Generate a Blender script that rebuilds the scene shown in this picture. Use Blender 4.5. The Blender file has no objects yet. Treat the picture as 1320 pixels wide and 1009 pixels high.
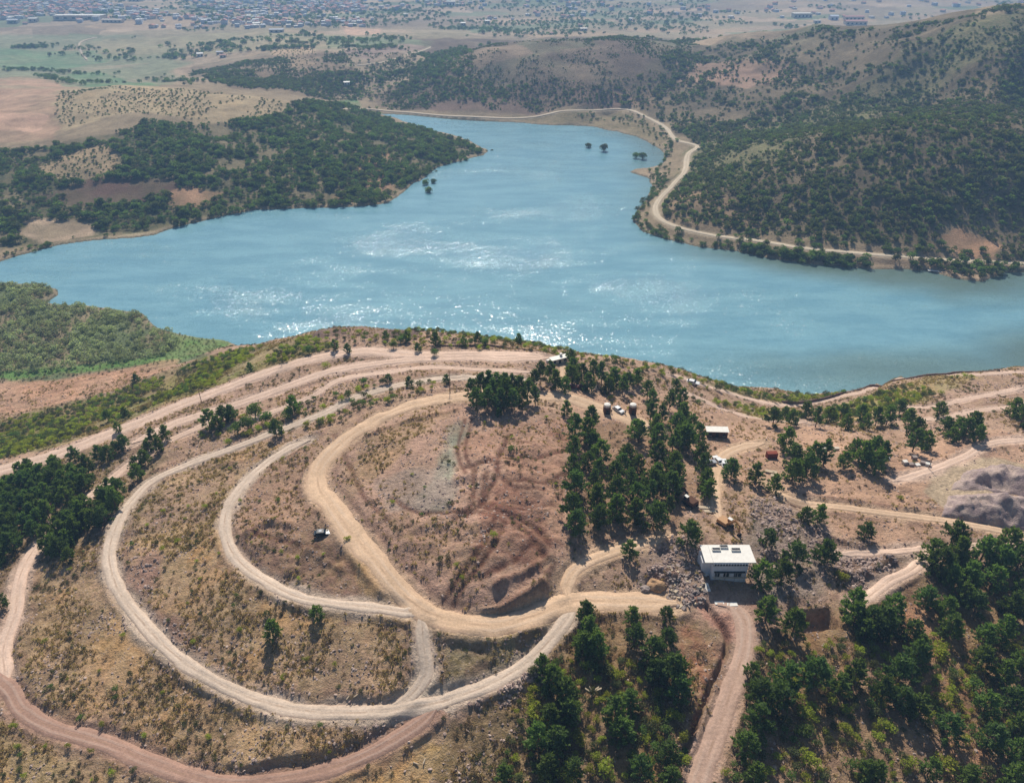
import bpy, math, random
import numpy as np
from mathutils import Vector, Matrix, Euler
R = math.radians
rng = np.random.default_rng(7)
random.seed(7)
SC = bpy.context.scene
COL = SC.collection

# ---------------------------------------------------------------- camera
CAM_H = 180.0
PITCH = 32.0
FPX = 943.0
PW, PH = 1320.0, 1009.0
cam_data = bpy.data.cameras.new('drone_camera')
cam_data.sensor_width = 36.0
cam_data.lens = 36.0 * FPX / PW
cam_data.clip_start = 1.0
cam_data.clip_end = 40000.0
cam = bpy.data.objects.new('drone_camera', cam_data)
COL.objects.link(cam)
cam.location = (0, 0, CAM_H)
cam.rotation_euler = (R(90 - PITCH), 0, 0)
SC.camera = cam

# ---------------------------------------------------------------- sky, sun, exposure
SUN_EL = 43.0
HAZE = .00027
SUN_AZ = -4.0            # degrees clockwise from +Y (the view direction): slightly left of the view
world = bpy.data.worlds.new('World')
SC.world = world
world.use_nodes = True
nt = world.node_tree
nt.nodes.clear()
wo = nt.nodes.new('ShaderNodeOutputWorld')
bg = nt.nodes.new('ShaderNodeBackground')
sky = nt.nodes.new('ShaderNodeTexSky')
sky.sky_type = 'NISHITA'
sky.sun_disc = False
sky.sun_elevation = R(SUN_EL)
sky.sun_rotation = R(SUN_AZ)
sky.altitude = 300
sky.air_density = 1.0
sky.dust_density = 1.2
sky.ozone_density = 1.5
bg.inputs['Strength'].default_value = 0.072
nt.links.new(sky.outputs[0], bg.inputs[0])
nt.links.new(bg.outputs[0], wo.inputs[0])

sl = bpy.data.lights.new('sun', 'SUN')
sl.energy = 5.0
sl.angle = R(0.53)
sl.color = (1.0, 0.93, 0.83)
sun = bpy.data.objects.new('sun', sl)
COL.objects.link(sun)
sdir = Vector((math.sin(R(SUN_AZ)) * math.cos(R(SUN_EL)), math.cos(R(SUN_AZ)) * math.cos(R(SUN_EL)), math.sin(R(SUN_EL))))
sun.rotation_euler = sdir.to_track_quat('Z', 'Y').to_euler()
sun.location = (0, 0, 900)

SC.view_settings.view_transform = 'Standard'
SC.view_settings.look = 'None'
SC.view_settings.exposure = 0.14
SC.view_settings.gamma = 1.0
SC.view_settings.use_curve_mapping = False
SC.render.engine = 'CYCLES'
SC.cycles.use_denoising = True
SC.cycles.max_bounces = 6
SC.cycles.diffuse_bounces = 2
SC.cycles.glossy_bounces = 2
SC.cycles.transmission_bounces = 3
SC.cycles.transparent_max_bounces = 8
SC.cycles.volume_bounces = 0
SC.cycles.sample_clamp_indirect = 4.0

# ---------------------------------------------------------------- projection helpers
cp, sp_ = math.cos(R(PITCH)), math.sin(R(PITCH))
def rays(px, py):
    xc = (np.asarray(px, float) - PW / 2) / FPX
    yc = -(np.asarray(py, float) - PH / 2) / FPX
    return np.stack([xc, cp + yc * sp_, -sp_ + yc * cp], -1)
def at_z(px, py, z):
    d = rays(px, py)
    t = (np.asarray(z, float) - CAM_H) / d[..., 2]
    return d[..., 0] * t, d[..., 1] * t
def project(x, y, z):
    dz = z - CAM_H
    zc = y * cp - dz * sp_
    yc = y * sp_ + dz * cp
    return PW / 2 + FPX * x / zc, PH / 2 - FPX * yc / zc, zc

def sstep(a, b, x):
    t = np.clip((x - a) / (b - a), 0, 1)
    return t * t * (3 - 2 * t)
def _h(ix, iy, s):
    n = (ix.astype(np.int64) * 374761393 + iy.astype(np.int64) * 668265263 + s * 1442695041) & 0xffffffff
    n = ((n ^ (n >> 13)) * 1274126177) & 0xffffffff
    n = n ^ (n >> 16)
    return (n & 0xffffff) / float(0xffffff)
def vnoise(x, y, s=0):
    ix = np.floor(x); iy = np.floor(y)
    fx = x - ix; fy = y - iy
    fx = fx * fx * (3 - 2 * fx); fy = fy * fy * (3 - 2 * fy)
    a = _h(ix, iy, s); b = _h(ix + 1, iy, s); c = _h(ix, iy + 1, s); d = _h(ix + 1, iy + 1, s)
    return (a * (1 - fx) + b * fx) * (1 - fy) + (c * (1 - fx) + d * fx) * fy
def fbm(x, y, sc, oct=4, s=0, gain=.5):
    v = 0; a = 1; t = 0
    for i in range(oct):
        v = v + a * vnoise(x / sc + 17.3 * i, y / sc - 9.1 * i, s + i); t += a
        a *= gain; sc *= .48
    return v / t          # 0..1
def ridged(x, y, sc, oct=4, s=0):
    v = 0; a = 1; t = 0
    for i in range(oct):
        n = 1 - np.abs(2 * vnoise(x / sc + 31 * i, y / sc + 7 * i, s + i) - 1)
        v = v + a * n; t += a; a *= .5; sc *= .47
    return v / t
def poly_sd(x, y, P):
    """signed distance to polygon, negative inside"""
    P = np.asarray(P, float); n = len(P)
    shp = x.shape; x = x.ravel(); y = y.ravel()
    out = np.empty(x.size)
    for c0 in range(0, x.size, 200000):
        X = x[c0:c0 + 200000]; Y = y[c0:c0 + 200000]
        d2 = np.full(X.size, 1e18); ins = np.zeros(X.size, bool)
        for i in range(n):
            ax, ay = P[i]; bx, by = P[(i + 1) % n]
            ex, ey = bx - ax, by - ay
            t = np.clip(((X - ax) * ex + (Y - ay) * ey) / (ex * ex + ey * ey + 1e-9), 0, 1)
            d2 = np.minimum(d2, (X - ax - ex * t) ** 2 + (Y - ay - ey * t) ** 2)
            if ey != 0:
                c = ((ay > Y) != (by > Y)) & (X < ex * (Y - ay) / ey + ax)
                ins ^= c
        d = np.sqrt(d2); d[ins] *= -1
        out[c0:c0 + 200000] = d
    return out.reshape(shp)
def catmull(P, step):
    P = np.asarray(P, float)
    if len(P) < 3:
        Q = P
    else:
        E = np.vstack([2 * P[0] - P[1], P, 2 * P[-1] - P[-2]])
        Q = []
        for i in range(1, len(E) - 2):
            p0, p1, p2, p3 = E[i - 1], E[i], E[i + 1], E[i + 2]
            t = np.linspace(0, 1, 12, endpoint=False)[:, None]
            Q.append(.5 * ((2 * p1) + (-p0 + p2) * t + (2 * p0 - 5 * p1 + 4 * p2 - p3) * t ** 2 + (-p0 + 3 * p1 - 3 * p2 + p3) * t ** 3))
        Q = np.vstack(Q + [P[-1:]])
    s = np.concatenate([[0], np.cumsum(np.hypot(*(Q[1:, :2] - Q[:-1, :2]).T))])
    n = max(3, int(s[-1] / step) + 1)
    ss = np.linspace(0, s[-1], n)
    return np.stack([np.interp(ss, s, Q[:, k]) for k in range(Q.shape[1])], -1)

# ---------------------------------------------------------------- terrain: control heights (photo point, metres above the lake)
ctrl = [
 # near site, hill top and loops
 (640,600,56),(600,560,54),(700,560,54),(650,515,53),(560,512,52),(500,530,51),(430,600,50),(430,655,50),(530,780,49.5),(640,806,49),(740,765,50),
 (860,778,50),(700,700,54),(600,700,55),(650,745,54),(560,650,55),(500,600,53),(935,770,49),(935,700,50),(1050,650,46),(1200,600,44),(1300,640,44),(1100,560,40),
 (1000,560,38),(925,590,44),(860,560,45),(800,520,44),(760,490,43.5),(850,640,49),(800,640,50),(1200,700,45),(1320,690,45),(1100,720,46),(1040,760,47),
 (1100,850,42),(1200,900,39),(1300,950,36),(1000,900,43),(1300,800,41),(910,960,43),(950,850,47),(860,850,47),(760,850,46),(800,950,40),(700,1000,36),(680,920,41),
 (140,700,34),(190,800,34.5),(280,875,35.5),(400,920,37),(520,915,40.5),(650,878,44),(720,812,48),(165,650,34),(233,603,35),(333,566,38),(440,523,45),
 (290,680,42.5),(305,640,42),(367,586,42),(330,745,42.5),(430,778,46),(490,787,48),(250,700,38.5),(300,800,39.5),(420,850,41.5),(220,740,37),(470,840,43.5),
 (400,690,47),(380,640,46),(450,740,48.5),(360,720,45),(600,850,46),(560,840,46),
 (30,730,26),(20,789,26),(0,835,25),(60,935,26.5),(190,978,28),(300,1010,29.5),(400,998,32),(460,980,34),(545,930,39.5),(100,800,29),(100,900,29.5),(300,940,33),
 (0,1005,22),(100,1009,22),(80,690,26),(133,626,27),(200,590,29),(20,650,20),(80,600,20),(600,990,33),(520,1000,32),
 (0,608,15),(120,568,19),(240,520,25),(300,497,29),(360,475,34),(420,460,38),(470,452,41),(600,458,44),(690,460,44),(560,470,46),(440,489,41),(640,485,48),(350,506,35),(500,503,48),
 (200,560,27),(293,526,31),(290,560,33),
 (200,510,14),(100,540,9),(0,570,7),(300,465,20),(50,510,3),(200,470,3.5),(0,505,2.5),(250,455,3),
 (300,445,9),(350,438,22),(400,429,36),(430,423,42),(500,426,43),(560,429,44),(640,439,44),(670,447,43.5),(720,453,42.5),(760,462,41),(800,467,39),(860,476,35),(900,487,27),(940,497,16),
 (1000,501,6),(1035,509,2.5),(1100,503,8),(1163,489,15),(1230,481,20),(1320,474,23),
 (895,495,29),(980,519,15),(1027,524,9),(1080,514,9),(1000,540,20),(933,529,33),(1060,545,26),(1150,530,27),(1250,520,33),(1320,510,32),(1150,560,36),(1250,560,41),(1320,560,42),
 # peninsula and left plain
 (60,112,28),(150,113,33),(220,116,35),(300,122,33),(400,133,24),(450,139,12),(0,108,26),(0,150,28),(60,180,24),(0,200,20),(0,250,12),(100,250,10),(60,290,2.5),(0,300,3),
 (150,200,21),(250,200,20),(350,200,16),(450,200,12),(550,190,5),(600,195,2.5),(250,250,9),(350,240,8),(450,240,4),(200,280,2.5),(150,160,29),(300,150,29),(400,160,20),(500,170,8),(470,150,5),
 # valley and slopes beyond
 (430,128,6),(150,100,8),(60,90,9),(200,108,8),(300,95,20),(350,70,28),(250,75,16),(450,90,24),(520,100,16),(560,70,22),(500,60,30),(430,55,26),(330,60,26),(600,60,26),(480,125,4),
 (600,85,36),(640,68,50),(700,58,56),(780,55,56),(850,58,52),(600,110,22),(560,120,12),(640,125,14),(700,105,28),(780,100,32),(700,130,12),(640,108,21),(760,125,18),(800,120,19),(740,112,24),
 (780,141,4.5),(700,150,3),(590,151,2.5),(520,146,2.5),
 # right hills
 (860,165,4),(900,188,6),(885,215,4.5),(850,258,4),(855,285,4),(920,303,4.5),(1040,320,4.5),(1170,331,4.5),(1320,340,4.5),(875,182,5),
 (1320,10,111),(1240,22,103),(1150,35,88),(1050,37,74),(950,48,58),(870,60,50),(1320,150,62),(1180,158,58),(1060,172,46),(980,186,32),(925,200,18),
 (1320,128,56),(1200,135,44),(1100,145,32),(1000,160,17),(1320,80,82),(1200,90,66),(1100,100,50),(1000,120,32),(900,140,14),(880,105,26),(1250,50,94),(1150,65,76),
 (1000,250,20),(1150,240,30),(1300,230,37),(1250,310,9),(1100,290,13),(980,290,8),(900,250,15),(940,230,20),(1200,200,45),(1080,210,35),(1320,300,12),
]
LOW = {(200,510,14),(100,540,9),(0,570,7),(300,465,20),(50,510,3),(200,470,3.5),(0,505,2.5),(250,455,3)}
cx, cy, cz = [], [], []
for px, py, z in ctrl:
    if z < 50 and 450 < py and (px < 700 or py > 840) and (px, py, z) not in LOW:
        z = 50 - (50 - z) * .58
    x, y = at_z(px, py, z); cx.append(float(x)); cy.append(float(y)); cz.append(z)
def addw(x, y, z):
    cx.append(x); cy.append(y); cz.append(z)
# plain with the town, far country (world coordinates)
for X in (-3000, -1800, -900, -300, 300, 900, 1800, 3000):
    for Y, z in ((1500, 16), (2000, 16), (2700, 22), (3600, 40)):
        if abs(X) < Y * 1.4: addw(X, Y, z + 6 * math.sin(X * .003 + Y * .002))
for X, Y, z in ((-500, 300, 1), (-700, 600, 4), (-1000, 900, 26), (-1100, 1200, 12), (700, 350, 12), (520, 250, 38), (900, 600, 60), (1200, 900, 110), (1600, 1300, 60),
                (-260, 150, 16), (-260, 60, 26), (-150, 30, 34), (0, 20, 38), (0, 50, 42), (150, 60, 38), (260, 120, 38), (300, 40, 30), (-330, 200, 2), (120, 15, 26),
                (600, 1350, 18), (300, 1350, 20), (900, 1350, 22), (0, 1300, 20), (420, 150, 40), (450, 60, 32)):
    addw(X, Y, z)

# shore of the lake (photo points at water level), then its hidden near side
shore_px = [(-260,352),(0,337),(50,322),(75,315),(110,311),(150,308),(200,303),(215,297),(240,290),(290,278),(330,271),(400,268),(440,267),(470,266),(500,262),(515,250),
 (540,233),(565,216),(600,206),(622,200),(626,194),(612,186),(590,176),(560,169),(530,160),(508,153),(486,147),(520,148),(580,153),(640,157),(700,161),(760,163),(800,170),
 (830,180),(850,192),(858,205),(852,214),(818,219),(812,222),(836,229),(842,240),(835,255),(822,270),(817,285),(830,299),(860,308),(900,317),(950,324),(1000,334),(1050,341),
 (1120,346),(1160,346),(1200,350),(1230,359),(1265,363),(1290,352),(1320,350),(1480,344),(1700,350)]
shore = [tuple(map(float, at_z(a, b, 0))) for a, b in shore_px]
sil = [(1320,474,23),(1230,481,20),(1163,489,15),(1100,503,8),(1035,509,2.5),(1000,501,6),(940,497,16),(900,487,27),(860,476,35),(800,467,39),(760,462,41),(720,453,42.5),(670,447,43.5),
       (640,439,44),(560,429,44),(500,426,43),(430,423,42),(400,429,36),(350,438,22),(310,444,9)]
near = []
for a, b, z in sil:
    x, y = at_z(a, b, z); r = math.hypot(x, y); k = (r + z * 1.55 + 1) / r
    near.append((float(x * k), float(y * k)))
near = [(near[0][0] * 1.5, near[0][1] * 1.2)] + near
marsh_px = [(290,441),(262,437),(225,431),(205,424),(192,412),(180,403),(110,395),(72,393),(62,390),(76,380),(74,373),(50,367),(0,366),(-250,362)]
marsh = [tuple(map(float, at_z(a, b, 0))) for a, b in marsh_px]
LAKE = shore + near + marsh
for i, (x, y) in enumerate(LAKE):
    addw(x, y, 0.3)
cx = np.array(cx); cy = np.array(cy); cz = np.array(cz)
# thin out coincident points
keep = []
for i in range(len(cx)):
    if all((cx[i] - cx[j]) ** 2 + (cy[i] - cy[j]) ** 2 > 9 for j in keep): keep.append(i)
cx, cy, cz = cx[keep], cy[keep], cz[keep]
N = len(cx)
def warp(x, y):          # compress far distances so that the interpolation is as smooth there as near
    r = np.hypot(x, y) + 1e-6
    k = np.where(r > 400, (400 + 400 * np.log(np.maximum(r, 1) / 400)) / r, 1.0)
    return x * k, y * k
wx, wy = warp(cx, cy)
def phi(r2): return -np.sqrt(r2 + 12.0 ** 2)
A = np.zeros((N + 3, N + 3))
A[:N, :N] = phi((wx[:, None] - wx[None]) ** 2 + (wy[:, None] - wy[None]) ** 2)
A[:N, :N] += np.diag(np.where(np.hypot(cx, cy) < 205, 8.0, 1.0))
A[:N, N] = 1; A[:N, N + 1] = wx / 300; A[:N, N + 2] = wy / 300
A[N:, :N] = A[:N, N:].T
W = np.linalg.solve(A, np.concatenate([cz, np.zeros(3)]))
def rbf(x, y):
    shp = x.shape; X, Y = warp(x.ravel(), y.ravel())
    out = W[N] + W[N + 1] * X / 300 + W[N + 2] * Y / 300
    for i in range(N):
        out += W[i] * phi((X - wx[i]) ** 2 + (Y - wy[i]) ** 2)
    return out.reshape(shp)

# grid: rows at increasing spacing, each row widening with distance
ys = [25.0]
while ys[-1] < 1250: ys.append(ys[-1] + 0.47 * max(0.6, ys[-1] / 100) ** .9)
while ys[-1] < 15000: ys.append(ys[-1] * 1.012 + .5)
ys = np.array(ys)
NU = 730
us = np.linspace(-1, 1, NU)
def halfw(y): return 0.7 * (cp * y + 80) * 1.22
GY = np.repeat(ys[:, None], NU, 1)
GX = halfw(ys)[:, None] * us[None]
lin_rows = np.arange(len(ys), dtype=float)
def sampler(Z):
    def f(x, y):
        x = np.asarray(x, float); y = np.asarray(y, float)
        r = np.interp(y, ys, lin_rows)
        i = np.clip(r.astype(int), 0, len(ys) - 2); fy = r - i
        u = (x / halfw(y) + 1) / 2 * (NU - 1)
        j = np.clip(u.astype(int), 0, NU - 2); fx = np.clip(u - j, 0, 1)
        return (Z[i, j] * (1 - fx) + Z[i, j + 1] * fx) * (1 - fy) + (Z[i + 1, j] * (1 - fx) + Z[i + 1, j + 1] * fx) * fy
    return f
def march(px, py, S, zmin=0.0):
    """where the line of sight through a photo point meets the ground"""
    px = np.atleast_1d(np.asarray(px, float)); py = np.atleast_1d(np.asarray(py, float))
    d = rays(px, py)
    hit = np.full(px.size, np.nan); prev = np.full(px.size, 60.0); done = np.zeros(px.size, bool)
    t = 60.0
    while t < 6000 and not done.all():
        x = d[:, 0] * t; y = d[:, 1] * t; z = CAM_H + d[:, 2] * t
        g = np.maximum(S(x, y), zmin)
        h = (z < g) & ~done
        hit[h] = t; prev[h] = t_prev if t > 60 else 60
        done |= h
        t_prev = t; t *= 1.004
    hit[~done] = 6000; prev[~done] = 6000
    lo, hi = prev.copy(), hit.copy()
    for _ in range(10):
        m = (lo + hi) / 2
        b = (CAM_H + d[:, 2] * m) < np.maximum(S(d[:, 0] * m, d[:, 1] * m), zmin)
        hi = np.where(b, m, hi); lo = np.where(b, lo, m)
    return d[:, 0] * hi, d[:, 1] * hi

sdL = poly_sd(GX, GY, LAKE)
Z0 = rbf(GX, GY)
far = sstep(3000, 4200, GY)
Z0 = Z0 * (1 - far) + 34 * far
# shore raggedness
sdL = sdL + (fbm(GX, GY, 22, 3, 5) - .5) * np.clip(GY / 100, 2.5, 9)
Zland = np.maximum(Z0, .5 + .8 * fbm(GX, GY, 30, 3, 9))
Zb = np.where(sdL > 0, np.minimum(Zland, .15 + sdL * .85), np.maximum(-6, sdL * .22))
Sb = sampler(Zb)

# ---------------------------------------------------------------- roads and tracks (photo points, width in metres)
road_defs = [
 # name, width, bank, colour key, points
 ('main', 5.8, 2.34, 'tan', [(845,556),(800,536),(740,516),(700,511),(650,509),(600,511),(560,516),(510,530),(465,553),(432,580),(412,605),(410,630),(430,655),(455,690),(490,730),(520,765),(550,790),(590,803),(640,806),(690,793),(740,776),(800,775),(872,778)]),
 ('branch', 3.34, 1.62, 'tan', [(735,778),(731,752),(745,730),(780,715),(820,703),(868,690)]),
 ('outer_loop', 3.4, 1.80, 'grey', [(745,776),(735,792),(718,815),(690,845),(655,870),(600,895),(540,912),(480,918),(400,917),(340,905),(280,880),(225,845),(185,805),(155,765),(141,725),(145,692),(163,655),(195,622),(240,600),(290,582),(340,563),(380,548),(420,532),(450,516),(480,506),(540,492),(620,487),(690,490)]),
 ('inner_loop', 3.2, 1.80, 'grey', [(400,566),(367,582),(333,606),(302,640),(290,672),(296,705),(325,738),(380,768),(430,778),(490,785),(535,792),(552,795)]),
 ('connector', 3.04, 1.35, 'grey', [(541,785),(543,800),(546,835),(549,868),(525,900),(490,918)]),
 ('lower_track', 3.80, 1.62, 'brown', [(-40,855),(8,885),(28,915),(70,938),(130,956),(190,980),(240,1000),(300,1010),(350,1006),(410,996),(460,978),(510,953),(548,928),(566,906)]),
 ('left_track', 3.50, 1.35, 'pink', [(8,885),(6,835),(20,789),(27,740),(58,690),(90,660),(133,627),(167,599),(205,575),(245,556),(290,535)]),
 ('upper_wide', 6.2, 2.34, 'pink', [(-40,618),(0,606),(60,590),(120,568),(180,545),(240,520),(300,497),(360,475),(420,459),(470,453),(540,458),(620,457),(700,461)]),
 ('upper_second', 4.8, 1.98, 'pink', [(170,572),(230,545),(293,525),(350,506),(400,487),(440,476),(507,466),(607,461),(650,463),(707,463)]),
 ('upper_third', 2.89, 1.62, 'pink', [(290,552),(350,532),(400,512),(440,490),(507,479),(560,474),(620,477),(690,481)]),
 ('south_road', 4.3, 1.2, 'red', [(888,1040),(902,1000),(921,955),(940,900),(955,850),(960,805),(945,782),(925,778)]),
 ('east_road', 2.74, 1.08, 'tan', [(985,622),(1010,640),(1040,649),(1100,656),(1180,666),(1250,676),(1330,692)]),
 ('east_lower', 2.28, 0.90, 'pink', [(1072,713),(1130,713),(1200,707),(1260,703),(1330,704)]),
 ('ramp', 3.04, 1.08, 'pink', [(1098,782),(1120,768),(1145,750),(1175,735),(1198,714),(1210,707)]),
 ('yard_road', 3.80, 1.35, 'tan', [(985,572),(955,577),(930,590),(922,620),(921,650),(930,672)]),
 ('wood_track', 2.66, 1.08, 'tan', [(735,513),(724,500),(727,484),(722,466)]),
 ('shore_road_near', 2.58, 1.80, 'pink', [(860,480),(895,493),(935,505),(980,518),(1027,523),(1080,513),(1125,500),(1163,490),(1230,483),(1330,480)]),
 ('bench_road', 2.28, 1.44, 'pink', [(870,500),(905,516),(940,531),(987,542),(1040,545)]),
 ('east_bench', 2.43, 1.44, 'pink', [(1165,527),(1210,523),(1260,512),(1320,500)]),
 ('east_bench_low', 2.43, 1.44, 'pink', [(1185,543),(1230,536),(1280,527),(1330,522)]),
 ('east_upper', 3.04, 1.44, 'pink', [(1150,620),(1200,606),(1240,590),(1275,572),(1330,566)]),
 ('far_shore_road', 5.1, 5.0, 'pale', [(440,141),(470,142),(520,145),(590,150),(640,153),(690,152),(720,144),(750,141),(800,140),(830,150),(858,165),(872,181),(899,188),(887,200),(883,220),(868,238),(850,258),(845,272),(855,285),(880,295),(920,303),(980,312),(1040,320),(1100,326),(1170,331),(1240,337),(1340,341)]),
 ('meadow_lane', 3.4, 3.0, 'pale', [(112,78),(104,66),(104,55),(125,48)]),
 ('field_lane', 4.2, 3.0, 'pale', [(460,85),(500,80),(530,70),(555,62)]),
]
roads = []
for nm, wdt, bank, ck, pts in road_defs:
    p = np.array(pts, float)
    x, y = march(p[:, 0], p[:, 1], Sb)
    q = catmull(np.stack([x, y], -1), 1.0 if y.mean() < 400 else 4.0)
    z = Sb(q[:, 0], q[:, 1])
    k = 7
    zz = np.convolve(np.pad(z, k, mode='edge'), np.ones(2 * k + 1) / (2 * k + 1), 'valid')
    roads.append(dict(name=nm, w=wdt, bank=bank, ck=ck, x=q[:, 0], y=q[:, 1], z=np.maximum(zz, .8)))
tan = {'meadow_lane', 'field_lane'}
# meeting roads share a height
for a in roads:
    for e in (0, -1):
        best = None
        for b in roads:
            if b is a: continue
            d = np.hypot(b['x'] - a['x'][e], b['y'] - a['y'][e]); i = d.argmin()
            if d[i] < 7 and (best is None or d[i] < best[0]): best = (d[i], b['z'][i])
        if best:
            n = len(a['x']); s = np.arange(n) if e == 0 else np.arange(n)[::-1]
            a['z'] = a['z'] + (best[1] - a['z'][e]) * (1 - sstep(0, 25, s.astype(float)))
# large scale relief
rightH = sstep(420, 520, GY) * sstep(80, 260, GX + (GY - 500) * .05) * (1 - sstep(1500, 2000, GY))
rel = sstep(3, 25, sdL)
Zn = Zb.copy()
Zn += rel * rightH * ((ridged(GX + GY * .3, GY * .8, 120, 4, 3) - .6) * 15 * sstep(2, 40, Zb))
midH = sstep(500, 700, GY) * (1 - rightH) * (1 - sstep(1500, 2400, GY))
Zn += rel * midH * (fbm(GX, GY, 90, 4, 21) - .5) * 14 * sstep(2, 20, Zb)
nearH = 1 - sstep(380, 480, GY)
Zn += rel * nearH * ((fbm(GX, GY, 22, 4, 31) - .5) * 2.0 + (fbm(GX, GY, 4.2, 3, 37) - .5) * .75 + (ridged(GX, GY, 9, 3, 39) - .5) * .5)
townm = sstep(1300, 1700, GY)
Zn += townm * (1 - far) * (fbm(GX, GY, 500, 2, 41) - .5) * 14
# bare dirt benches and rough spoil on the plateau
ROADD = np.full(GX.shape, 99.0)
ROADK = np.zeros(GX.shape, np.int8)
for ri, rd in enumerate(roads):
    xs, yy, zz = rd['x'], rd['y'], rd['z']
    pad = rd['w'] + rd['bank'] + 6
    farroad = yy.mean() > 400
    r0 = max(0, np.searchsorted(ys, yy.min() - pad) - 1); r1 = min(len(ys), np.searchsorted(ys, yy.max() + pad) + 1)
    sub = (slice(r0, r1), slice(None))
    X = GX[sub]; Y = GY[sub]
    m = (X > xs.min() - pad) & (X < xs.max() + pad)
    Xm = X[m]; Ym = Y[m]
    st = 2 if not farroad else 1
    px_, py_, pz_ = xs[::st], yy[::st], zz[::st]
    # bucket the vertices by chunks of the centre line
    bd = np.full(Xm.size, 1e9); bz = np.zeros(Xm.size)
    CH = 12
    for c in range(0, len(px_) - 1, CH):
        sx = px_[c:c + CH + 1]; sy = py_[c:c + CH + 1]; sz = pz_[c:c + CH + 1]
        k = np.where((Xm > sx.min() - pad) & (Xm < sx.max() + pad) & (Ym > sy.min() - pad) & (Ym < sy.max() + pad))[0]
        if k.size == 0: continue
        xk = Xm[k]; yk = Ym[k]
        for i in range(len(sx) - 1):
            ex, ey = sx[i + 1] - sx[i], sy[i + 1] - sy[i]
            t = np.clip(((xk - sx[i]) * ex + (yk - sy[i]) * ey) / (ex * ex + ey * ey + 1e-9), 0, 1)
            d = np.hypot(xk - sx[i] - ex * t, yk - sy[i] - ey * t)
            b = d < bd[k]
            kb = k[b]; bd[kb] = d[b]; bz[kb] = (sz[i] + (sz[i + 1] - sz[i]) * t)[b]
    hw = rd['w'] / 2
    f = 1 - sstep(hw + .3, hw + rd['bank'] + .3, bd + (fbm(Xm, Ym, 6, 2, 50) - .5) * 1.2)
    zs = Zn[sub]; v = zs[m]
    v = v * (1 - f) + (bz - .02) * f
    # a small berm of pushed-up soil along the edge of the near roads
    if not farroad:
        v += .35 * np.exp(-((bd - hw - .9) / .55) ** 2) * (fbm(Xm, Ym, 5, 2, 61) > .45) * (1 - 0)
    zs[m] = v; Zn[sub] = zs
    rs = ROADD[sub]; rv = rs[m]; nd = bd - hw
    b = nd < rv
    rv[b] = nd[b]; rs[m] = rv; ROADD[sub] = rs
    ks = ROADK[sub]; kv = ks[m]; kv[b] = ri + 1; ks[m] = kv; ROADK[sub] = ks

def wpoly(pts, S=Sb):
    p = np.array(pts, float)
    x, y = march(p[:, 0], p[:, 1], S)
    return np.stack([x, y], -1)
# excavated pit and foundation trench beside the building site
def local_apply(P, pad, fn):
    x0, y0 = P.min(0) - pad; x1, y1 = P.max(0) + pad
    r0 = max(0, np.searchsorted(ys, y0) - 1); r1 = min(len(ys), np.searchsorted(ys, y1) + 1)
    X = GX[r0:r1]; Y = GY[r0:r1]
    m = (X > x0) & (X < x1)
    zs = Zn[r0:r1]; v = zs[m]
    zs[m] = fn(X[m], Y[m], v, poly_sd(X[m], Y[m], P))
PIT = wpoly([(1026,784),(1070,784),(1083,812),(1033,815)])
pit_z = float(Sb(*PIT.mean(0)))
local_apply(PIT, 4, lambda X, Y, v, d: np.where(d < 4, v * sstep(0, 4, d) + (pit_z) * (1 - sstep(0, 4, d)), v) - 3.6 * (1 - sstep(-.9, .0, d)))
def rowpoly(pts, w):
    p = wpoly(pts); p = catmull(p, 2.0)
    t = np.gradient(p, axis=0); t /= np.linalg.norm(t, axis=1)[:, None] + 1e-9
    n = np.stack([-t[:, 1], t[:, 0]], -1)
    return np.vstack([p + n * w / 2, (p - n * w / 2)[::-1]])
TRENCH = rowpoly([(910,778),(925,797),(938,818),(935,842),(922,872),(908,905),(890,950),(872,1000)], 1.25)
local_apply(TRENCH, 2, lambda X, Y, v, d: v - 1.3 * (1 - sstep(-.45, .25, d)))
# turned earth: churned areas, pushed-up berms and dug ditches (photo points, half width, height)
CHURN = [([(600,600),(735,548),(738,690),(700,750),(640,790),(560,770),(500,700),(560,640)], .9), ([(310,675),(420,690),(470,768),(390,765),(325,735)], 1.1), ([(840,705),(900,690),(918,735),(915,788),(860,770)], 1.3),
         ([(960,640),(1050,640),(1070,700),(1050,760),(980,750)], 1.2), ([(548,812),(640,815),(700,812),(650,865),(570,885)], 1.0), ([(150,690),(190,650),(215,780),(290,860),(330,895),(260,870),(190,800)], .6),
         ([(1060,640),(1200,660),(1190,610),(1080,610)], .7), ([(560,930),(640,895),(700,850),(700,900),(640,940)], .8), ([(430,530),(600,480),(690,485),(690,500),(560,510),(450,560)], .7), ([(745,545),(870,560),(870,690),(745,690)], .6),
         ([(1090,700),(1190,712),(1110,765),(1060,745)], 1.0), ([(885,795),(940,840),(920,920),(885,960)], .9)]
for P_, a_ in CHURN:
    Pw = wpoly(P_)
    local_apply(Pw, 4, lambda X, Y, v, d: v + (1 - sstep(-3, 2, d)) * a_ * ((fbm(X, Y, 3.4, 3, 611) - .5) * 1.9 + (ridged(X, Y, 7, 2, 613) - .6) * 1.3))
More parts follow.
